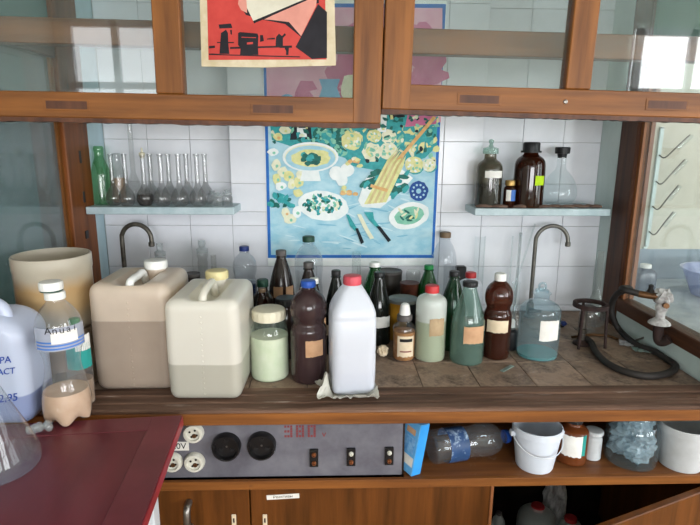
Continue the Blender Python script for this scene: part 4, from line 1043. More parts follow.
# conical flask with glass rods leaning in it
c, r, h = place(507, 526, 282, H=.205, xtop=516); c.y = 1.70; c.x = ony(516, 282, 1.70).x; h = ony(516, 282, 1.70).z - ZW
pf = [(0, .002)] + chaikin([(r * .9, 0), (r * 1.25, .004), (r * 1.25, h * .1), (r * .55, h * .55), (r * .5, h * .95)], 2) + [(r * .6, h)]
lathe_thing('conical_flask', 'clear conical flask holding leaning glass rods under the niche shelf', 'flask', pf, M_CLEAR, c)
for (xa, ya, dx, wh) in ((521, 233, -.018, True), (513, 236, .012, False), (535, 224, .006, False)):
    t = ony(xa, ya, 1.855); b = Vector((c.x - dx - (t.x - c.x) * .25, c.y + .005, ZW + .006 + .0))
    rod = MB().tube([b, b.lerp(t, .5), t], .0034 if not wh else .005, 8).build('glass_rod', M_STOPGL if wh else M_CLEAR)
    tag(rod, 'thick white-tipped glass pipette leaning on the tiles' if wh else ('thin clear glass rod leaning towards the grey tap' if xa > 530 else 'thin clear glass rod leaning beside the white-tipped pipette'), 'rod')
# black socket box on the wall, dark pots and tins at the back
a = ony(460, 275, YT - .01)
o = MB().box(a.x - .018, a.x + .018, YT - .03, YT - .001, a.z - .04, a.z + .035, bev=.003).build('wall_box', C_BLACK, smooth=False)
tag(o, 'small black wall box on the tiles beside the brown-capped clear bottle', 'box')
def tin(name, label, cat, x0, x1, yt, H, mat, lid=None, ribs=0, group=None, z=ZW, Y=None, ybase=None):
    c, r, h = place(x0, x1, yt, ybase=ybase, H=H, z=z, Y=Y)
    root = thing(name, label, cat, c, 0, group)
    pf = [(0, .002), (r * .97, 0), (r, .003)]
    for k in range(ribs): zz = h * (k + 1) / (ribs + 1); pf += [(r, zz - .006), (r * 1.04, zz), (r, zz + .006)]
    pf += [(r, h - .004), (r * 1.02, h - .003), (r * 1.02, h - .0015)]
    MB().lathe(pf + ([(r * .96, h - .0015), (0, h - .003)] if not lid else [(r * .5, h - .002)]), 32).build('body', mat, root)
    if lid: MB().lathe([(r * 1.03, -.006), (r * 1.04, 0), (r * .98, .003), (r * .9, .001), (0, .001)], 32).build('lid', lid, root, (0, 0, h))
    return root, c, r, h
tin('metal_tin', 'dark ribbed round tin by the wall behind the green bottles', 'tin', 378, 402, 271, .165, M_DARKPAINT, C_GREY, 3)
tin('metal_tin', 'red-brown patterned low tin between dark tin and light green bottle', 'tin', 400, 419, 282, .15, M_REDTIN)
root, c, r, h = tin('paint_can', 'ochre yellow and black paint can with a grey lid', 'can', 387, 417, 299, None, M_YELTIN, M_GREYLID, 0, ybase=342)
a0 = math.atan2(-c.y, -c.x)
patch(r * 1.004, .004, h - .006, a0 + .25, a0 + 1.3).build('black_wrap', C_BLACK, root)
c, r, h = place(407, 422, 272, H=.175); c.y = 1.79
lathe_thing('glass_dish', 'shallow glass dish stacked upside down near the back tiles', 'dish', [(r, 0), (r, h * .93), (r * .9, h), (0, h)], M_GREYGL, c)
tin('dark_pot', 'low dark pot with a flat grey lid behind the cream jerrycan', 'pot', 184, 200, 274, .19, M_DARKPAINT, C_GREY, 1)
# crumpled paper ball and foil strip
def crumple(r, seed, fl=1.0):
    bm = bmesh.new(); bmesh.ops.create_icosphere(bm, subdivisions=3, radius=r); q = random.Random(seed)
    for v in bm.verts: v.co *= q.uniform(.72, 1.12); v.co.z *= fl
    mz = min(v.co.z for v in bm.verts)
    bm.verts.index_update()
    mb = MB().add([(v.co.x, v.co.y, v.co.z - mz) for v in bm.verts], [[v.index for v in f.verts] for f in bm.faces]); bm.free(); return mb
p = onz(383, 358, ZW)
tag(crumple(.017, 3).build('paper_ball', P_CREAM, None, (p.x, p.y + .012, ZW), smooth=False), 'crumpled cream paper ball beside the orange powder bottle', 'paper')
p = onz(507, 369, ZW)
o = MB().box(-.028, .028, -.006, .006, .0005, .003, bev=.0005).build('foil_strip', M_FOIL, None, (p.x, p.y, ZW), math.radians(42), smooth=False)
tag(o, 'small grey-green foil strip lying on the bare worktop', 'strip')

# ------------------------------------------------------------------ canisters, drum, jug
def jerrycan(name, label, x0, y0, w, d, h, mat, liquid, level, capm, rz=0, cap_at=(.0, .3), handle_z=.045, parts=None, z=ZW):
    """front-left foot at (x0, y0); w across, d front to back; long handle runs front to back"""
    root = thing(name, label, 'jerrycan', (x0 + w / 2, y0 + d / 2, z), rz)
    def shp(P):
        x, y, zz = P
        t = zz / h
        bulge = 1 + .02 * math.sin(math.pi * min(1, max(0, t)))
        x *= bulge; y *= bulge
        if zz > h * .9:     # sunken valley for the handle, sloping shoulders
            u = abs(x) / (w / 2); k = max(0, 1 - (u / .42) ** 2)
            yy = abs(y + d * .06) / (d / 2); ky = max(0, 1 - (yy / .78) ** 4)
            zz -= .032 * k * ky * min(1, (zz - h * .9) / (h * .1))
        if t < .03: pass
        return (x, y, zz)
    MB().rbox(w / 2, d / 2, 0, h, min(w, d) * .13, 26, shape=shp).build('body', mat, root)
    if liquid: MB().rbox(w / 2 - .004, d / 2 - .004, .004, level, min(w, d) * .12, 8).build('contents', liquid, root)
    pts = spline([(0, -d * .40, h - .012), (0, -d * .34, h + handle_z * .55), (0, -d * .12, h + handle_z), (0, d * .06, h + handle_z * .75), (0, d * .16, h - .03)], 6)
    MB().tube(pts, .0095, 12).build('handle', parts[0] if parts else mat, root)
    cx, cy = cap_at[0] * w, cap_at[1] * d
    MB().lathe([(.024, -.02), (.024, .012), (.0, .012)], 24, cx, cy, h).build('neck', mat, root)
    cap_mesh(.029, .022, 22).build('cap', capm, root, (cx, cy, h + .006))
    # moulded seam of small pips on the face
    sm = MB()
    for k in range(15): sm.lathe([(.0024, 0), (.0018, .0012), (0, .0018)], 8, 0, 0, 0)
    for k in range(15):
        for v in range(k * 17, (k + 1) * 17):
            x, y, zz = sm.v[v]; sm.v[v] = (x, -zz, y + .02 + h * .82 * k / 15)
    sm.build('seam_pips', mat, root, (0, -d / 2 * 1.016, 0))
    return root
p = onz(140, 391, ZW)
xa0, xa1 = onz(97, 391, ZW).x, -.392
jerrycan('jerrycan', 'brown-stained beige plastic jerrycan with a white screw cap near the old tap', xa0, p.y - .004, xa1 - xa0, .205, .274, M_PEBRN, L_BEIGE, .175, C_WHITE, 0, (.12, .24), .002, (C_WHITE,))
p = onz(205, 399, ZW); xc0, xc1 = -.386, onz(243, 399, ZW).x
jerrycan('jerrycan', 'cream translucent plastic jerrycan with straw-yellow cap and cloudy liquid', xc0, p.y - .012, xc1 - xc0, .225, .25, M_PE, L_GREY, .09, C_YELLOWC, -.02, (-.02, .34), .014)
# drum on an upturned tub
cd = Vector((ony(55.5, 290, 1.30).x, 1.30, ZW)); rdm = .0875
lathe_thing('plastic_tub', 'stained brown plastic tub supporting the open drum', 'tub', [(0, 0), (rdm * .96, 0), (rdm * 1.0, .004), (rdm * 1.0, .05), (rdm * 1.02, .055), (rdm, .06), (rdm, .135), (rdm * 1.03, .14), (rdm * 1.03, .15), (0, .152)], M_TUB, cd, n=40)
zt = ony(56, 250, cd.y).z - .01
hd = zt - ZW - .1525
root = lathe_thing('plastic_drum', 'open yellowed translucent plastic drum standing on the brown tub', 'drum', [(0, .003), (rdm * .9, 0), (rdm * .98, .006)] + [(rdm * 1.0, .012), (rdm * 1.0, hd * .78), (rdm * 1.02, hd * .82), (rdm * 1.02, hd * .985), (rdm * 1.0, hd), (rdm * .965, hd), (rdm * .965, hd * .985), (rdm * .95, hd * .8), (rdm * .95, .02), (0, .012)], M_PEDRUM, cd + Vector((0, 0, .1525)), n=48)
# white square jug on a crumpled bag
c, r, h = place(328.5, 374, 275, ybase=397, xtop=351)
root = thing('plastic_jug', 'tall white square plastic jug with pink-red cap on a crumpled bag', 'jug', c + Vector((0, 0, .0035)), .12)
r *= .95
s_ = [(0, .8, .8, .55), (.004, .92, .92, .5), (.02, .98, .98, .45), (.2, 1, 1, .42), (.34, 1, 1, .42), (.36, .985, .985, .42), (.38, 1, 1, .42), (.64, 1, 1, .42), (.655, .975, .975, .42), (.67, .99, .99, .42), (.71, .97, .97, .42), (.76, .88, .88, .40), (.82, .72, .72, .42), (.875, .55, .55, .55), (.91, .43, .43, .8), (.925, .35, .35, 1), (.95, .33, .33, 1)]
hs = h - .0035
MB().loft([(z * hs, a * r, b * r, q) for z, a, b, q in s_], 40).build('body', M_PEWHT, root)
MB().loft([(z * hs + (.002 if i == 0 else 0), a * r - .002, b * r - .002, q) for i, (z, a, b, q) in enumerate(s_[:4])], 40).build('contents', L_LAV, root)
cap_mesh(r * .40, h * .075, 16).build('cap', C_PINK, root, (0, 0, hs - h * .075))
# the bag: a crinkled flattened film
from mathutils import noise as mnoise
bm = bmesh.new(); bmesh.ops.create_grid(bm, x_segments=40, y_segments=30, size=1)
for v in bm.verts:
    u, w_ = v.co.x, v.co.y
    e = max(abs(u), abs(w_)); lift = max(0, e - .66)
    nn = mnoise.noise(Vector((u * 2.3, w_ * 2.3, 4.0))); n2_ = mnoise.noise(Vector((u * 6, w_ * 6, 9.0)))
    edge = 1 + .12 * mnoise.noise(Vector((math.atan2(w_, u) * 1.7, 2.0, 0)))
    v.co = Vector((u * .074 * edge, w_ * .066 * edge, .0022 + lift * (.03 + .05 * abs(nn) + .03 * n2_)))
    if u < -.45 and w_ < .3:
        k_ = (-.45 - u) / .55; v.co.z += .042 * k_ ** 1.3 * max(0, 1 - abs(w_ + .35) / .5); v.co.x += .028 * k_ * max(0, 1 - abs(w_ + .35) / .5)
bm.verts.index_update()
mb = MB().add([v.co.copy() for v in bm.verts], [[v.index for v in f.verts] for f in bm.faces]); bm.free()
pb_ = onz(348, 396, ZW)
o = mb.build('plastic_bag', M_BAG, None, (pb_.x - .004, max(pb_.y + .03, YF + .072), ZW + .0012), .05, smooth=False)
so = o.modifiers.new('thickness', 'SOLIDIFY'); so.thickness = .0006
tag(o, 'crumpled white film bag flattened beneath the white square jug', 'bag')

# ------------------------------------------------------------------ taps
def tap(label, xb, yb_px, xt, yt, xe, ye, Y, mat, rad):
    b = ony(xb, yb_px, Y); t = ony((xb + xe) / 2, yt, Y); e = ony(xe, ye, Y)
    root = thing('swan_neck_tap', label, 'tap', (b.x, Y, ZW))
    R_ = (e.x - b.x) / 2; zt_ = t.z - ZW - R_
    pts = [(0, 0, .0), (0, 0, .05), (0, 0, zt_ * .6), (0, 0, zt_)] + [(R_ - R_ * math.cos(a), -.012 * a / 3.2, zt_ + R_ * math.sin(a)) for a in [math.pi * k / 10 for k in range(1, 11)]] + [(2 * R_, -.013, e.z - ZW)]
    MB().tube(spline(pts, 4), rad, 12).build('spout', mat, root)
    MB().lathe([(0, 0), (rad * 3, 0), (rad * 3, .006), (rad * 1.8, .012), (rad * 1.8, .05), (rad * 1.3, .055)], 20).build('base', mat, root)
    MB().lathe([(rad * 1.05, 0), (rad * 1.35, .002), (rad * 1.35, .014), (rad * 1.05, .016)], 16).build('nozzle', mat, root, (2 * R_, -.013, e.z - ZW - .003))
    mb = MB().tube([(0, 0, .03), (0, -.03, .034), (0, -.045, .036)], .007, 10).build('valve', M_RUBBER, root)
    MB().tube([(-.022, -.045, .036), (.022, -.045, .036)], .006, 10).build('lever', C_BLACK, mb)
    return root
tap('tarnished swan-neck tap rising behind the brown-stained jerrycan', 124, 262, 138, 224, 153, 245, 1.78, M_TAP, .0075)
tap('grey swan-neck tap below the dark-bottle shelf', 531.5, 290, 548, 225.5, 566, 245, 1.80, M_TAPG, .007)
# small blue-handled stopcock on the worktop behind the aqua bottle
p = onz(561, 322, ZW + .015)
root = thing('stopcock', 'small dark stopcock with a blue knob behind the aqua bottle', 'stopcock', (p.x, p.y, ZW))
MB().lathe([(0, 0), (.012, 0), (.012, .004), (.006, .006), (.006, .02), (0, .022)], 14).build('body', M_RUBBER, root)
k = MB().lathe([(0, 0), (.008, .001), (.009, .01), (.005, .016), (0, .017)], 14).build('knob', C_NAVY, root, (.0, -.006, .014)); k.rotation_euler = (math.pi/2, 0, .6)

# ------------------------------------------------------------------ tripod, burner, hose, gas valve
c, r, h = place(574.5, 608, 301, ybase=350, xtop=591)
c = onz(588, 345, ZW); ct = ony(591, 303, c.y); h = ct.z - ZW; c.x = ct.x; r = 16.5 * depth(c) / F
root = thing('tripod_stand', 'rusty iron tripod ring stand over the burner', 'tripod', c)
MB().lathe([(r * .82, -.012), (r, -.012), (r, .0), (r * .82, 0), (r * .82, -.012)], 32).build('ring', M_RUSTY, root, (0, 0, h))
for a in (-2.45, -.55, 1.57):
    MB().tube([(r * .9 * math.cos(a), r * .9 * math.sin(a), h - .006), (r * 1.02 * math.cos(a), r * 1.02 * math.sin(a), .0)], .0045, 8).build('leg', M_RUSTY, root)
bc = Vector((c.x - .012, c.y + .008, ZW))
root = thing('gas_burner', 'small dark laboratory gas burner under the tripod ring', 'burner', bc)
MB().lathe([(0, 0), (.026, 0), (.026, .006), (.012, .012), (.009, .016)], 24).build('base', M_RUSTY, root)
MB().lathe([(.009, .016), (.009, .034), (.012, .036), (.012, .05), (.008, .053), (.007, h - .03), (.0085, h - .025)], 20).build('barrel', M_TAP, root)
# gas valve on the right rail
Xv = XR - .012
v0 = ony(663, 297, onx(663, 297, Xv - .02).y)
root = thing('gas_valve', 'brass gas valve wrapped in white cloth on the right window rail', 'valve', v0)
crumple(.026, 8, 1.0).build('cloth_wrap', M_WRAP, root, (0, 0, -.024))
MB().lathe([(.013, 0), (.017, -.02), (.012, -.035), (.012, -.05), (.028, -.062), (.03, -.067), (0, -.067)], 18).build('flange', M_WRAP, root, (0, 0, -.012))
bp = MB().tube(spline([(0, 0, -.075), (0, 0, -.10), (.004, -.002, -.128), (.012, -.01, -.13), (.022, -.02, -.118)], 5), .014, 12).build('stub_pipe', M_RUSTY, root)
MB().tube([(-.01, 0, .0), (-.045, .012, .003), (-.06, .02, .004)], .010, 10).build('nozzle_pipe', M_BRASS, root)
MB().lathe([(0, 0), (.008, 0), (.01, .008), (.006, .014), (.007, .024), (0, .027)], 12, -.032, .01, .008).build('spindle', M_RUBBER, root)
MB().tube([(0, -.012, -.02), (-.005, -.028, -.018)], .008, 10).build('side_nut', M_BRASS, root)
vz = v0.z
def wp_(x, y, z): return onz(x, y, z)
def yp_(x, y, Y): return ony(x, y, Y)
n0 = v0 + Vector((-.058, .019, .004))
hz = ZW + .0100
hp = [n0, n0 + Vector((-.03, .02, .006)), yp_(627, 291, 1.50), yp_(614, 305, 1.54), yp_(617, 322, 1.56), yp_(629, 337, 1.565)]
hp = [n0, n0 + Vector((-.035, .03, .007))]
for (x, y, Yq) in ((630, 289, 1.55), (617, 294, 1.60), (611.5, 306, 1.63), (614, 320, 1.62)): hp.append(yp_(x, y, Yq))
g0 = wp_(634, 341, hz); 
hp += [Vector((yp_(621, 332, 1.60).x, 1.60, max(hz + .005, yp_(621, 332, 1.60).z))), wp_(637, 345, hz), wp_(655, 351, hz), wp_(670, 358, hz), wp_(675.5, 366, hz), wp_(668, 373, hz), wp_(648, 376, hz), wp_(625, 371.5, hz), wp_(607, 363, hz), wp_(596, 352, hz)]
e_ = wp_(591, 344, hz); hp += [Vector((e_.x, e_.y, hz + .004)), bc + Vector((.012, .0, .02))]
hp = [Vector((min(v.x, XR - .014), v.y, max(v.z, hz))) for v in hp]
o = MB().tube(spline(hp, 7), .0095, 12).build('rubber_hose', M_RUBBER)
tag(o, 'thick black rubber gas hose looping from valve to burner', 'hose')
# thin brown tube behind, papers and wire bundle
o = MB().tube(spline([wp_(572, 337, ZW + .0045), wp_(588, 335, ZW + .0045), wp_(606, 335.5, ZW + .0045), wp_(618, 339, ZW + .0045)], 5), .004, 8).build('brown_tube', M_BRASS)
tag(o, 'thin brown rubber tube lying behind the burner', 'tube')
rr = random.Random(4)
for k, (x, y, a, w, lab) in enumerate(((628, 345, -.5, .05, 'crumpled grey printed packet lying inside the hose loop'), (642, 351, -.35, .055, 'flattened silver packet lying on the worktop by the printed packet'))):
    p = onz(x, y, ZW)
    bm = bmesh.new(); bmesh.ops.create_grid(bm, x_segments=8, y_segments=5, size=1)
    for v in bm.verts: v.co = Vector((v.co.x * w / 2, v.co.y * .02, .003 + rr.uniform(0, .006)))
    bm.verts.index_update(); mb = MB().add([v.co.copy() for v in bm.verts], [[v.index for v in f.verts] for f in bm.faces]); bm.free()
    o = mb.build('packet', M_FOIL if k else M_SACK, None, (p.x, p.y, ZW), a, smooth=False); o.modifiers.new('thickness', 'SOLIDIFY').thickness = .001
    tag(o, lab, 'packet')
p = onz(640, 344, ZW)
o = MB().tube(spline([(-.03, -.01, .012), (-.005, .0, .016), (.015, .004, .022), (.022, .0, .04), (.03, .004, .042), (.034, .002, .02), (.036, -.012, .011)], 5), .0032, 8).build('bent_wire', M_TAP, None, (p.x, p.y, ZW))
tag(o, 'bent stiff wire resting on the packets by the hose', 'wire')
# long necked flask and jars behind the tripod
c, r, h = place(586, 607, 251, ybase=None, H=.26, xtop=601.5); c.y = min(c.y, 1.80)
t = ony(601.5, 251, c.y); c.x = t.x; h = t.z - ZW
pf = [(0, .002), (r * .8, 0)] + chaikin([(r * .9, .002), (r * 1.1, .03), (r * 1.0, .06), (r * .5, .10), (r * .3, .13)], 2) + [(r * .27, h - .002), (r * .36, h)]
lathe_thing('long_neck_flask', 'clear flask with a long straight neck behind the tripod', 'flask', pf, M_GREYGL, c)
bottle('glass_jar', 'small empty glass jar behind the rubber hose in the corner', 'jar', 'wide_jar', 601, 620, 300, M_GREYGL, None, None, [], H=.075, xtop=612)
bottle('glass_jar', 'small dusty glass jar with grey lid next to the long-necked flask', 'jar', 'wide_jar', 583, 600, 306, M_GREYGL, C_GREY, None, [], H=.085, xtop=589, caph=.2)

# ------------------------------------------------------------------ red table and what stands on it
ZT = .9025
ta, tb = onz(182, 415, ZT), onz(141, 525, ZT)
dirv = (tb - ta).normalized(); tang = math.atan2(-dirv.x, -dirv.y)     # direction of the right edge towards the room
tab = thing('red_table', 'maroon painted table with scuffed edge bands and white legs', 'table', (ta.x, ta.y, 0), -tang)
TW, TD, TT = 1.1, .75, .026
MB().box(-TW, 0, -TD, 0, ZT - TT, ZT - .001, bev=.003).build('top', M_RED, tab, smooth=False)
MB().box(-.062, -.0005, -TD + .001, -.0005, ZT - .0012, ZT, bev=.0004).build('edge_band', M_REDEDGE, tab, smooth=False)
MB().box(-TW, -.0625, -.058, -.0005, ZT - .0012, ZT, bev=.0004).build('edge_band', M_REDEDGE, tab, smooth=False)
MB().box(0, .002, -TD, -.001, ZT - TT + .002, ZT - .003).build('side_lipping', solid('red_lipping', '#a5313c', '#8c2832', rough=.3, spots=(30., '#d8c8bc', .72, .75)), tab, smooth=False)
for (x, y) in ((-.04, -.19), (-.045, -TD + .05), (-TW + .05, -.05), (-TW + .05, -TD + .05)):
    MB().box(x - .02, x + .02, y - .02, y + .02, 0, ZT - TT - .001, bev=.002).build('leg', M_WHITEP, tab, smooth=False)
MB().box(-TW + .05, -.05, -.20, -.18, ZT - TT - .08, ZT - TT - .001).build('apron', M_WHITEP, tab, smooth=False)
# mineral water bottle with peach liquid and petaloid foot
def petal(R, Z, A, r, h):
    k = max(0, 1 - Z / (h * .14))
    lob = .5 - .5 * math.cos(5 * A)
    return R * (1 - .16 * lob * k), Z + lob * k * h * .045 * (R / max(r, 1e-6) > .3)
PROF['hourglass'] = [(0, .03), (.45, .02), (.72, 0), (.92, .012), (1, .06), (1, .17), (.93, .24), (.78, .36), (.70, .45), (.74, .52), (.90, .60), (.94, .68), (.92, .76), (.80, .83), (.56, .89), (.38, .92), (.34, .935), (.34, .97)]
root, c, r, h = bottle('water_bottle', 'hourglass plastic water bottle with peach sediment and double white cap on red table', 'bottle', 'hourglass', 48, 93, 291, M_PET, C_WHITE, (L_PEACH, .245), [], ybase=428, z=ZT, xtop=56, mod=petal, caph=.055)
cap_mesh(r * .46, h * .06, 18).build('spare_cap', C_WHITE, root, (-.006, 0, h + .004))
MB().lathe([(r * .3, 0), (r * .44, .0), (r * .44, .003), (r * .3, .003)], 20).build('cap_liner', C_DKGRN, root, (-.006, 0, h + .001))
fa = math.atan2(-c.y, -c.x)
lz0, lz1 = h * .60, h * .77
patch(r * .945, lz0, lz1, fa - 1.2, fa + 1.3, R2=r * .93).build('film_label', glass('clear_printed_film', '#e4e8f2', .45, '#dfe4f0', .1), root)
for k in range(3): patch(r * .952, lz0 + .003 + k * .007, lz0 + .0065 + k * .007, fa - 1.1, fa + 1.2, R2=r * .952).build('label_stripe', P_BLUEP, root)
patch(r * .955, lz0 + h * .055, lz1 - h * .03, fa - .35, fa + .75, R2=r * .945).build('label_window', P_WHITE, root)
def wrap_text(body, size, R, z, a_mid, mat, parent, name):
    for i, ch in enumerate(body):
        if ch == ' ': continue
        a = a_mid + (i - (len(body) - 1) / 2) * size * .62 / R
        m = Matrix.Translation((R * math.cos(a), R * math.sin(a), z)) @ Matrix.Rotation(a + math.pi / 2, 4, 'Z') @ FRONT
        text_mesh(name, ch, size, mat, parent, m, .0003)
wrap_text('Anuai', .021, r * .962, lz1 - h * .018, fa + .1, P_INK, root, 'brand_letter')
# second bottle with a teal label standing behind on the worktop edge
bottle('water_bottle', 'plastic bottle with a teal and white label behind the hourglass bottle', 'bottle', 'pet_round', 64, 88, 318, M_PET, C_GREEN, (L_TAN, .3), [(66, 87.5, 345, 370, P_TEALP), (74, 87.5, 337, 352, P_WHITE)], Y=1.17, z=ZW, xtop=74)
# white canister with marker writing
cp = onz(4, 425, ZT)
jc = thing('jerrycan', 'white-blue plastic canister with blue marker writing on red table', 'jerrycan', (cp.x - .028, cp.y + .05, ZT), .0)
wj, dj, hj = .185, .125, None
hj = ony(20, 312, cp.y + .03).z - ZT
def shp2(P):
    x, y, z = P; t = z / hj
    if t > .80: x += -.034 * ((t - .80) / .2) ** 1.6 * (1 if x > 0 else -.3)
    if abs(t - .06) < .012: x *= .99; y *= .985
    return (x, y, z)
MB().rbox(wj / 2, dj / 2, 0, hj, .03, 26, shape=shp2).build('body', M_PEBLUE, jc)
MB().rbox(wj / 2 - .003, dj / 2 - .003, .003, hj * .36, .024, 10).build('contents', L_LAV, jc)
MB().tube(spline([(-.06, -.02, hj - .005), (-.05, -.02, hj + .022), (.0, -.02, hj + .026), (.038, -.02, hj + .012), (.05, -.02, hj - .02)], 6), .013, 12).build('handle', M_PEBLUE, jc)
for body, px, py, sz in (('PA', 5, 360, .021), ('ACT', 6, 371.5, .019), ('2,95', 8, 398, .024)):
    q = ony(px, py, cp.y - .012)
    text_mesh('marker_writing', body, sz, P_BLUEINK, jc, Matrix.Translation((q.x - jc.location.x, -dj / 2 - .0012, q.z - ZT)) @ Matrix.Rotation(-.12, 4, 'Y') @ FRONT, .0004, .25)
# conical flask in front with a side tube
cf = onz(-18, 485, ZT); cf = Vector((cf.x, cf.y + .07, ZT))
xr_ = onz(35, 470, ZT)
rf_ = .078
hf = .19
root = thing('filter_flask', 'clear conical filter flask with a side arm on red table', 'flask', (xr_.x - rf_ - .002, xr_.y + .01, ZT))
MB().lathe([(0, .003)] + chaikin([(rf_ * .92, 0), (rf_ * 1.02, .004), (rf_ * 1.0, .03), (rf_ * .62, hf * .55), (rf_ * .34, hf * .85)], 2) + [(rf_ * .32, hf), (rf_ * .38, hf + .004)], 44).build('body', M_CLEAR, root)
# glass stopper lying by the canister
p = onz(31, 437, ZT)
root = thing('glass_stopper', 'ground glass stopper lying on the red table by the canister', 'stopper', (p.x, p.y + .01, ZT + .0125), .3)
k = MB().lathe([(0, 0), (.0085, .001), (.011, .028), (.006, .032), (.006, .036)], 16).build('plug', M_STOPGL, root, (-.012, 0, -.002)); k.rotation_euler = (0, math.radians(80), 0)
k = MB().lathe([(0, 0), (.009, .001), (.0125, .005), (.0125, .009), (.009, .013), (0, .014)], 18).build('knob', M_STOPGL, root, (.022, 0, .0)); k.rotation_euler = (0, math.radians(70), 0)

# ------------------------------------------------------------------ open shelf under the worktop
ZB = ZSH + .0005
def shelf_place(x0, x1, yt, yb): return place(x0, x1, yt, ybase=yb, z=ZB)
# blue carton leaning on the divider
p = onz(411, 478, ZB)
cw_, cd_, chh = .030, .055, .138
cm_ = Matrix.Rotation(math.radians(8), 4, 'Y') @ Matrix.Rotation(math.radians(32), 4, 'Z')
low = min((cm_ @ Vector((x, y, 0))).z for x in (0, cw_) for y in (0, cd_))
ct = thing('carton', 'slim sky-blue carton leaning over beside the socket panel', 'carton', (0, 0, 0))
ct.matrix_world = Matrix.Translation((p.x, p.y, ZB - low)) @ cm_
MB().box(0, cw_, 0, cd_, 0, chh, bev=.001).build('box', M_BLUEBOX, ct, smooth=False)
MB().box(.001, cw_ - .001, -.0005, 0, .001, chh - .001).build('front_print', M_SKYBOX, ct, smooth=False)
MB().box(-.0005, 0, .004, cd_ - .004, .022, .046).build('white_print', P_WHITE, ct, smooth=False)
MB().box(-.0005, 0, .012, cd_ - .012, .103, .118).build('orange_print', P_TAN, ct, smooth=False)
MB().box(-.0005, 0, .008, cd_ - .008, .055, .095).build('pattern_print', pm('pale_carton_print', '#8fc0e6', '#4f8fcf', scale=(70, 70, 70)), ct, smooth=False)
# lying clear bottle with blue label
pb1 = onz(470, 467, ZB); sB = depth(pb1) / F; rb = 17 * sB; Lb = 88 * sB
root = thing('water_bottle', 'clear plastic bottle with navy label lying on the lower shelf', 'bottle', (onz(431, 466, ZB).x, pb1.y + rb - .022, ZB + rb + .0005))
root.rotation_euler = (0, math.radians(90), math.radians(13))
pfb = profile('pet_bulb', rb, Lb)
MB().lathe([(q, z) for q, z in pfb], 32).build('body', M_PET, root)
for a0_, a1_ in ((0, 2 * math.pi),): patch(rb * 1.003, Lb * .17, Lb * .40, math.pi - 1.5, math.pi + 1.9 + 1.2, n=24, R2=rb * .99).build('paper_label', P_NAVYP, root)
cap_mesh(rb * .4, Lb * .06).build('cap', C_BLUE, root, (0, 0, Lb * .94))
# buckets
def bucket(label, x0, x1, xb0, xb1, yt, yb, mat, ear=True):
    c, rb_, h = place(xb0, xb1, yt, ybase=yb, z=ZB); rt = rb_ * (x1 - x0) / (xb1 - xb0) * .97
    root = thing('bucket', label, 'bucket', c)
    MB().lathe([(0, .002), (rb_ * .96, 0), (rb_, .004), (rt * .96, h * .84), (rt * 1.0, h * .845), (rt * 1.0, h * .985), (rt * .97, h), (rt * .94, h * .985), (rt * .92, h * .8), (rb_ * .95, .008), (0, .006)], 44).build('body', mat, root)
    if ear:
        pts = [(rt * 1.03 * math.cos(a), rt * 1.03 * math.sin(a) * .98 - .002, h * .80 + .035 * math.sin(a)) for a in [-math.pi * k / 16 for k in range(17)]]
        MB().tube(pts, .0013, 6).build('bail_handle', M_WHITEP, root)
        for sg in (-1, 1): MB().box(sg * rt * 1.02 - .006, sg * rt * 1.02 + .006, -.008, .008, h * .74, h * .86, bev=.002).build('handle_lug', mat, root, smooth=False)
    return root
bucket('small white plastic bucket with thin bail handle on the lower shelf', 509, 558, 515, 551, 424, 474, M_BUCKET)
bucket('larger greyish white plastic bucket beside the big glass jar', 654, 704, 658, 697, 422, 472, M_BUCKETG, False)
bottle('glass_bottle', 'amber brown reagent bottle with white and green label on lower shelf', 'bottle', 'reagent', 554.5, 584.5, 416, glass('brown_ceramic_glass', '#8a4a26', .8, '#7a4222', .08), C_BLACK, None, [(560.5, 579, 437, 457.5, P_WHITE), (579, 582, 436, 456, P_TEALP)], ybase=466, z=ZB, xtop=570, caph=.12)
root, c, r, h = bottle('plastic_jar', 'small white plastic pot with a flat lid behind the amber bottle', 'jar', 'vial', 582, 599, 430, M_BUCKETG, None, None, [], ybase=461, z=ZB)
for ch in root.children: ch.scale.z = 1.1
cap_mesh(r * 1.03, h * .12, 24).build('lid', M_BUCKETG, root, (0, 0, h * .9))
c, r, h = place(603, 652, 412, ybase=471, z=ZB); h = min(h, .149)
root = lathe_thing('glass_jar', 'big three-litre style glass jar stuffed with crinkled film', 'jar', [(0, .004), (r * .85, 0)] + chaikin([(r * .95, .003), (r, .02), (r, h * .62), (r * .93, h * .8), (r * .72, h * .91), (r * .68, h * .94)], 2) + [(r * .68, h * .97), (r * .72, h * .98), (r * .70, h)], glass('blue_grey_jar_glass', '#ecf3f5', .07, '#b3c9d0', .04), c, n=44)
for k in range(16):
    cr = crumple(r * .46, 20 + k, .75)
    a = k * 2.4; lay = k // 4; q = r * (.44 if lay < 3 else .3)
    cr.build('film_wad', M_FILM, root, (q * math.cos(a), q * math.sin(a), .006 + lay * h * .2), smooth=False)
c, r, h = place(694, 740, 424, ybase=466, z=ZB)
lathe_thing('plastic_tub', 'pale plastic tub at the end of the lower shelf beside the buckets', 'tub', [(0, .002), (r * .9, 0), (r * .92, .004), (r, h * .9), (r * 1.03, h * .92), (r * 1.03, h), (r * .96, h), (r * .95, h * .9), (0, .01)], M_PEFROST, c, n=40)
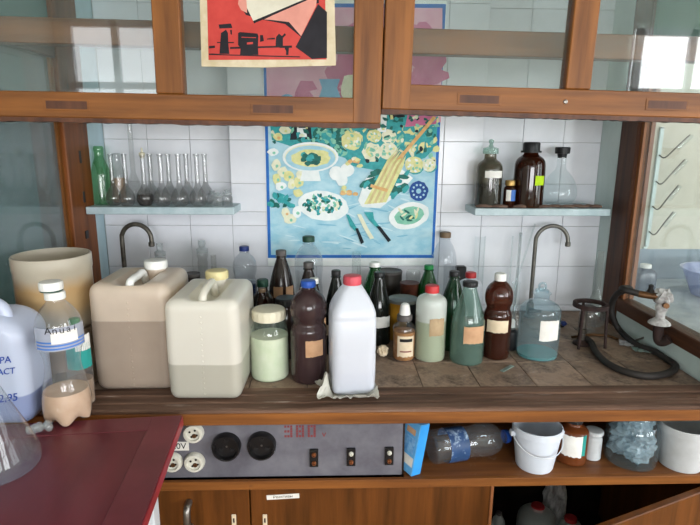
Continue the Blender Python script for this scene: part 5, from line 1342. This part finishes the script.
# --- in the dark cabinet
ZC = .22
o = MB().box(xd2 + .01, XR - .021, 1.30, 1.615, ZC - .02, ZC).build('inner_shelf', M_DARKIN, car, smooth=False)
bottle('plastic_canister', 'pale canister with red cap in the dark open cabinet', 'canister', 'pet_round', 518, 556, 505, M_PEFROST, C_RED, None, [], Y=1.50, z=ZC, xtop=538, caph=.12, capr=.34)
bottle('plastic_canister', 'dim bottle with red cap low in the dark open cabinet', 'canister', 'pet_round', 560, 584, 517, M_PEFROST, C_RED, None, [], Y=1.48, z=ZC, xtop=571, caph=.14, capr=.5)
bottle('plastic_canister', 'small pale bottle at the edge of the dark open cabinet', 'canister', 'pet_round', 492, 506, 512, M_PEFROST, C_GREY, None, [], Y=1.48, z=ZC, xtop=499)
p = ony(541, 490, 1.5)
bg = crumple(.045, 31, 1.0).build('plastic_sack', M_WRAP, None, (p.x + .075, 1.56, ZC), smooth=False); bg.scale = (.9, .9, 2.2)
tag(bg, 'crumpled white and red sack deep in the dark cabinet', 'sack')

# ------------------------------------------------------------------ beyond the right pane
SZ = .93
o = MB().box(1.13, 2.2, 1.35, 2.24, SZ - .04, SZ, bev=.003).build('side_bench', M_SILL, smooth=False)
tag(o, 'whitish side bench beyond the right glass pane', 'bench')
for (x, y) in ((1.18, 1.42), (2.15, 1.42), (1.18, 2.18), (2.15, 2.18)): MB().box(x - .02, x + .02, y - .02, y + .02, 0, SZ - .041).build('leg', M_WHITEP, o, smooth=False)
c, r, h = place(634, 654, 264, z=SZ, xtop=646, Y=2.0)
root = thing('plastic_bottle', 'grey flat-sided bottle with white cap beyond the right pane', 'bottle', c)
MB().loft([(0, r * .95, r * .7, .5), (.005, r, r * .75, .5), (h * .68, r, r * .75, .5), (h * .78, r * .85, r * .66, .6), (h * .86, r * .5, r * .5, .9), (h * .9, r * .45, r * .45, 1)], 28).build('body', glass('grey_plastic', '#7d8794', .7, '#6d7683', .2), root)
cap_mesh(r * .52, h * .12).build('cap', C_WHITE, root, (0, 0, h * .88))
# plastic basin with a film
bx_ = ony(700, 300, 1.95)
root = lathe_thing('plastic_basin', 'pale lavender plastic basin on the bench beyond the right pane', 'basin', [(0, .003), (.10, 0), (.11, .004), (.15, .10), (.158, .104), (.158, .108), (.148, .106), (.105, .01), (0, .008)], glass('lavender_plastic', '#c3cbe8', .7, '#b9c2e2', .15), Vector((bx_.x + .09, 1.95, SZ)), n=44)
# drying rack with wire pegs and test tubes
Yw = 2.245
ra, rb2 = ony(661.5, 127, Yw), ony(646, 246, Yw)
root = thing('drying_rack', 'grey metal strip of bent wire pegs on the cream wall', 'rack', (ra.x, Yw - .004, rb2.z))
MB().box(-.008, .008, -.006, .002, .0, ra.z - rb2.z, bev=.001).build('strip', M_TEALPALE, root, smooth=False)
MB().tube(spline([(-.0, -.004, .004), (-.006, -.006, -.006), (-.018, -.008, -.006)], 4), .005, 8).build('strip_foot', M_TEALPALE, root)
MB().lathe([(0, 0), (.007, 0), (.007, .004), (0, .005)], 12).build('screw', M_METAL, root, (0, -.006, ra.z - rb2.z - .006))
for (xp, yp2, xe, ye, ord_) in ((661, 155, 680, 135, 'topmost'), (659, 181, 675, 159, 'second highest'), (655, 206, 669, 184, 'second lowest'), (651, 231, 664, 210, 'lowest')):
    b = ony(xp, yp2, Yw); e = ony(xe, ye, Yw)
    b0 = Vector((0, -.006, b.z - rb2.z)); b1 = Vector((.012, -.03, b.z - rb2.z - .01)); e1 = Vector((e.x - ra.x - (b.x - ra.x) * .0, -.06, e.z - rb2.z))
    pg = MB().tube(spline([b0, b1, b1.lerp(e1, .5), e1], 4), .0028, 6).build('peg', M_TAP, root)
    tt = b1.lerp(e1, .25); d = (e1 - b1).normalized()
    tu = MB().lathe([(0, 0), (.006, .003), (.008, .01), (.008, .075), (.009, .076)][::1], 14).build('test_tube', M_CLEAR, None, Vector((ra.x, Yw - .004, rb2.z)) + e1 + d * .004 + Vector((.011, .002, -.004)))
    tu.rotation_euler = (-d).to_track_quat('Z', 'Y').to_euler()
    tag(tu, 'clear test tube slipped on the %s drying rack peg' % ord_, 'test tube', 'test tubes on the drying rack')
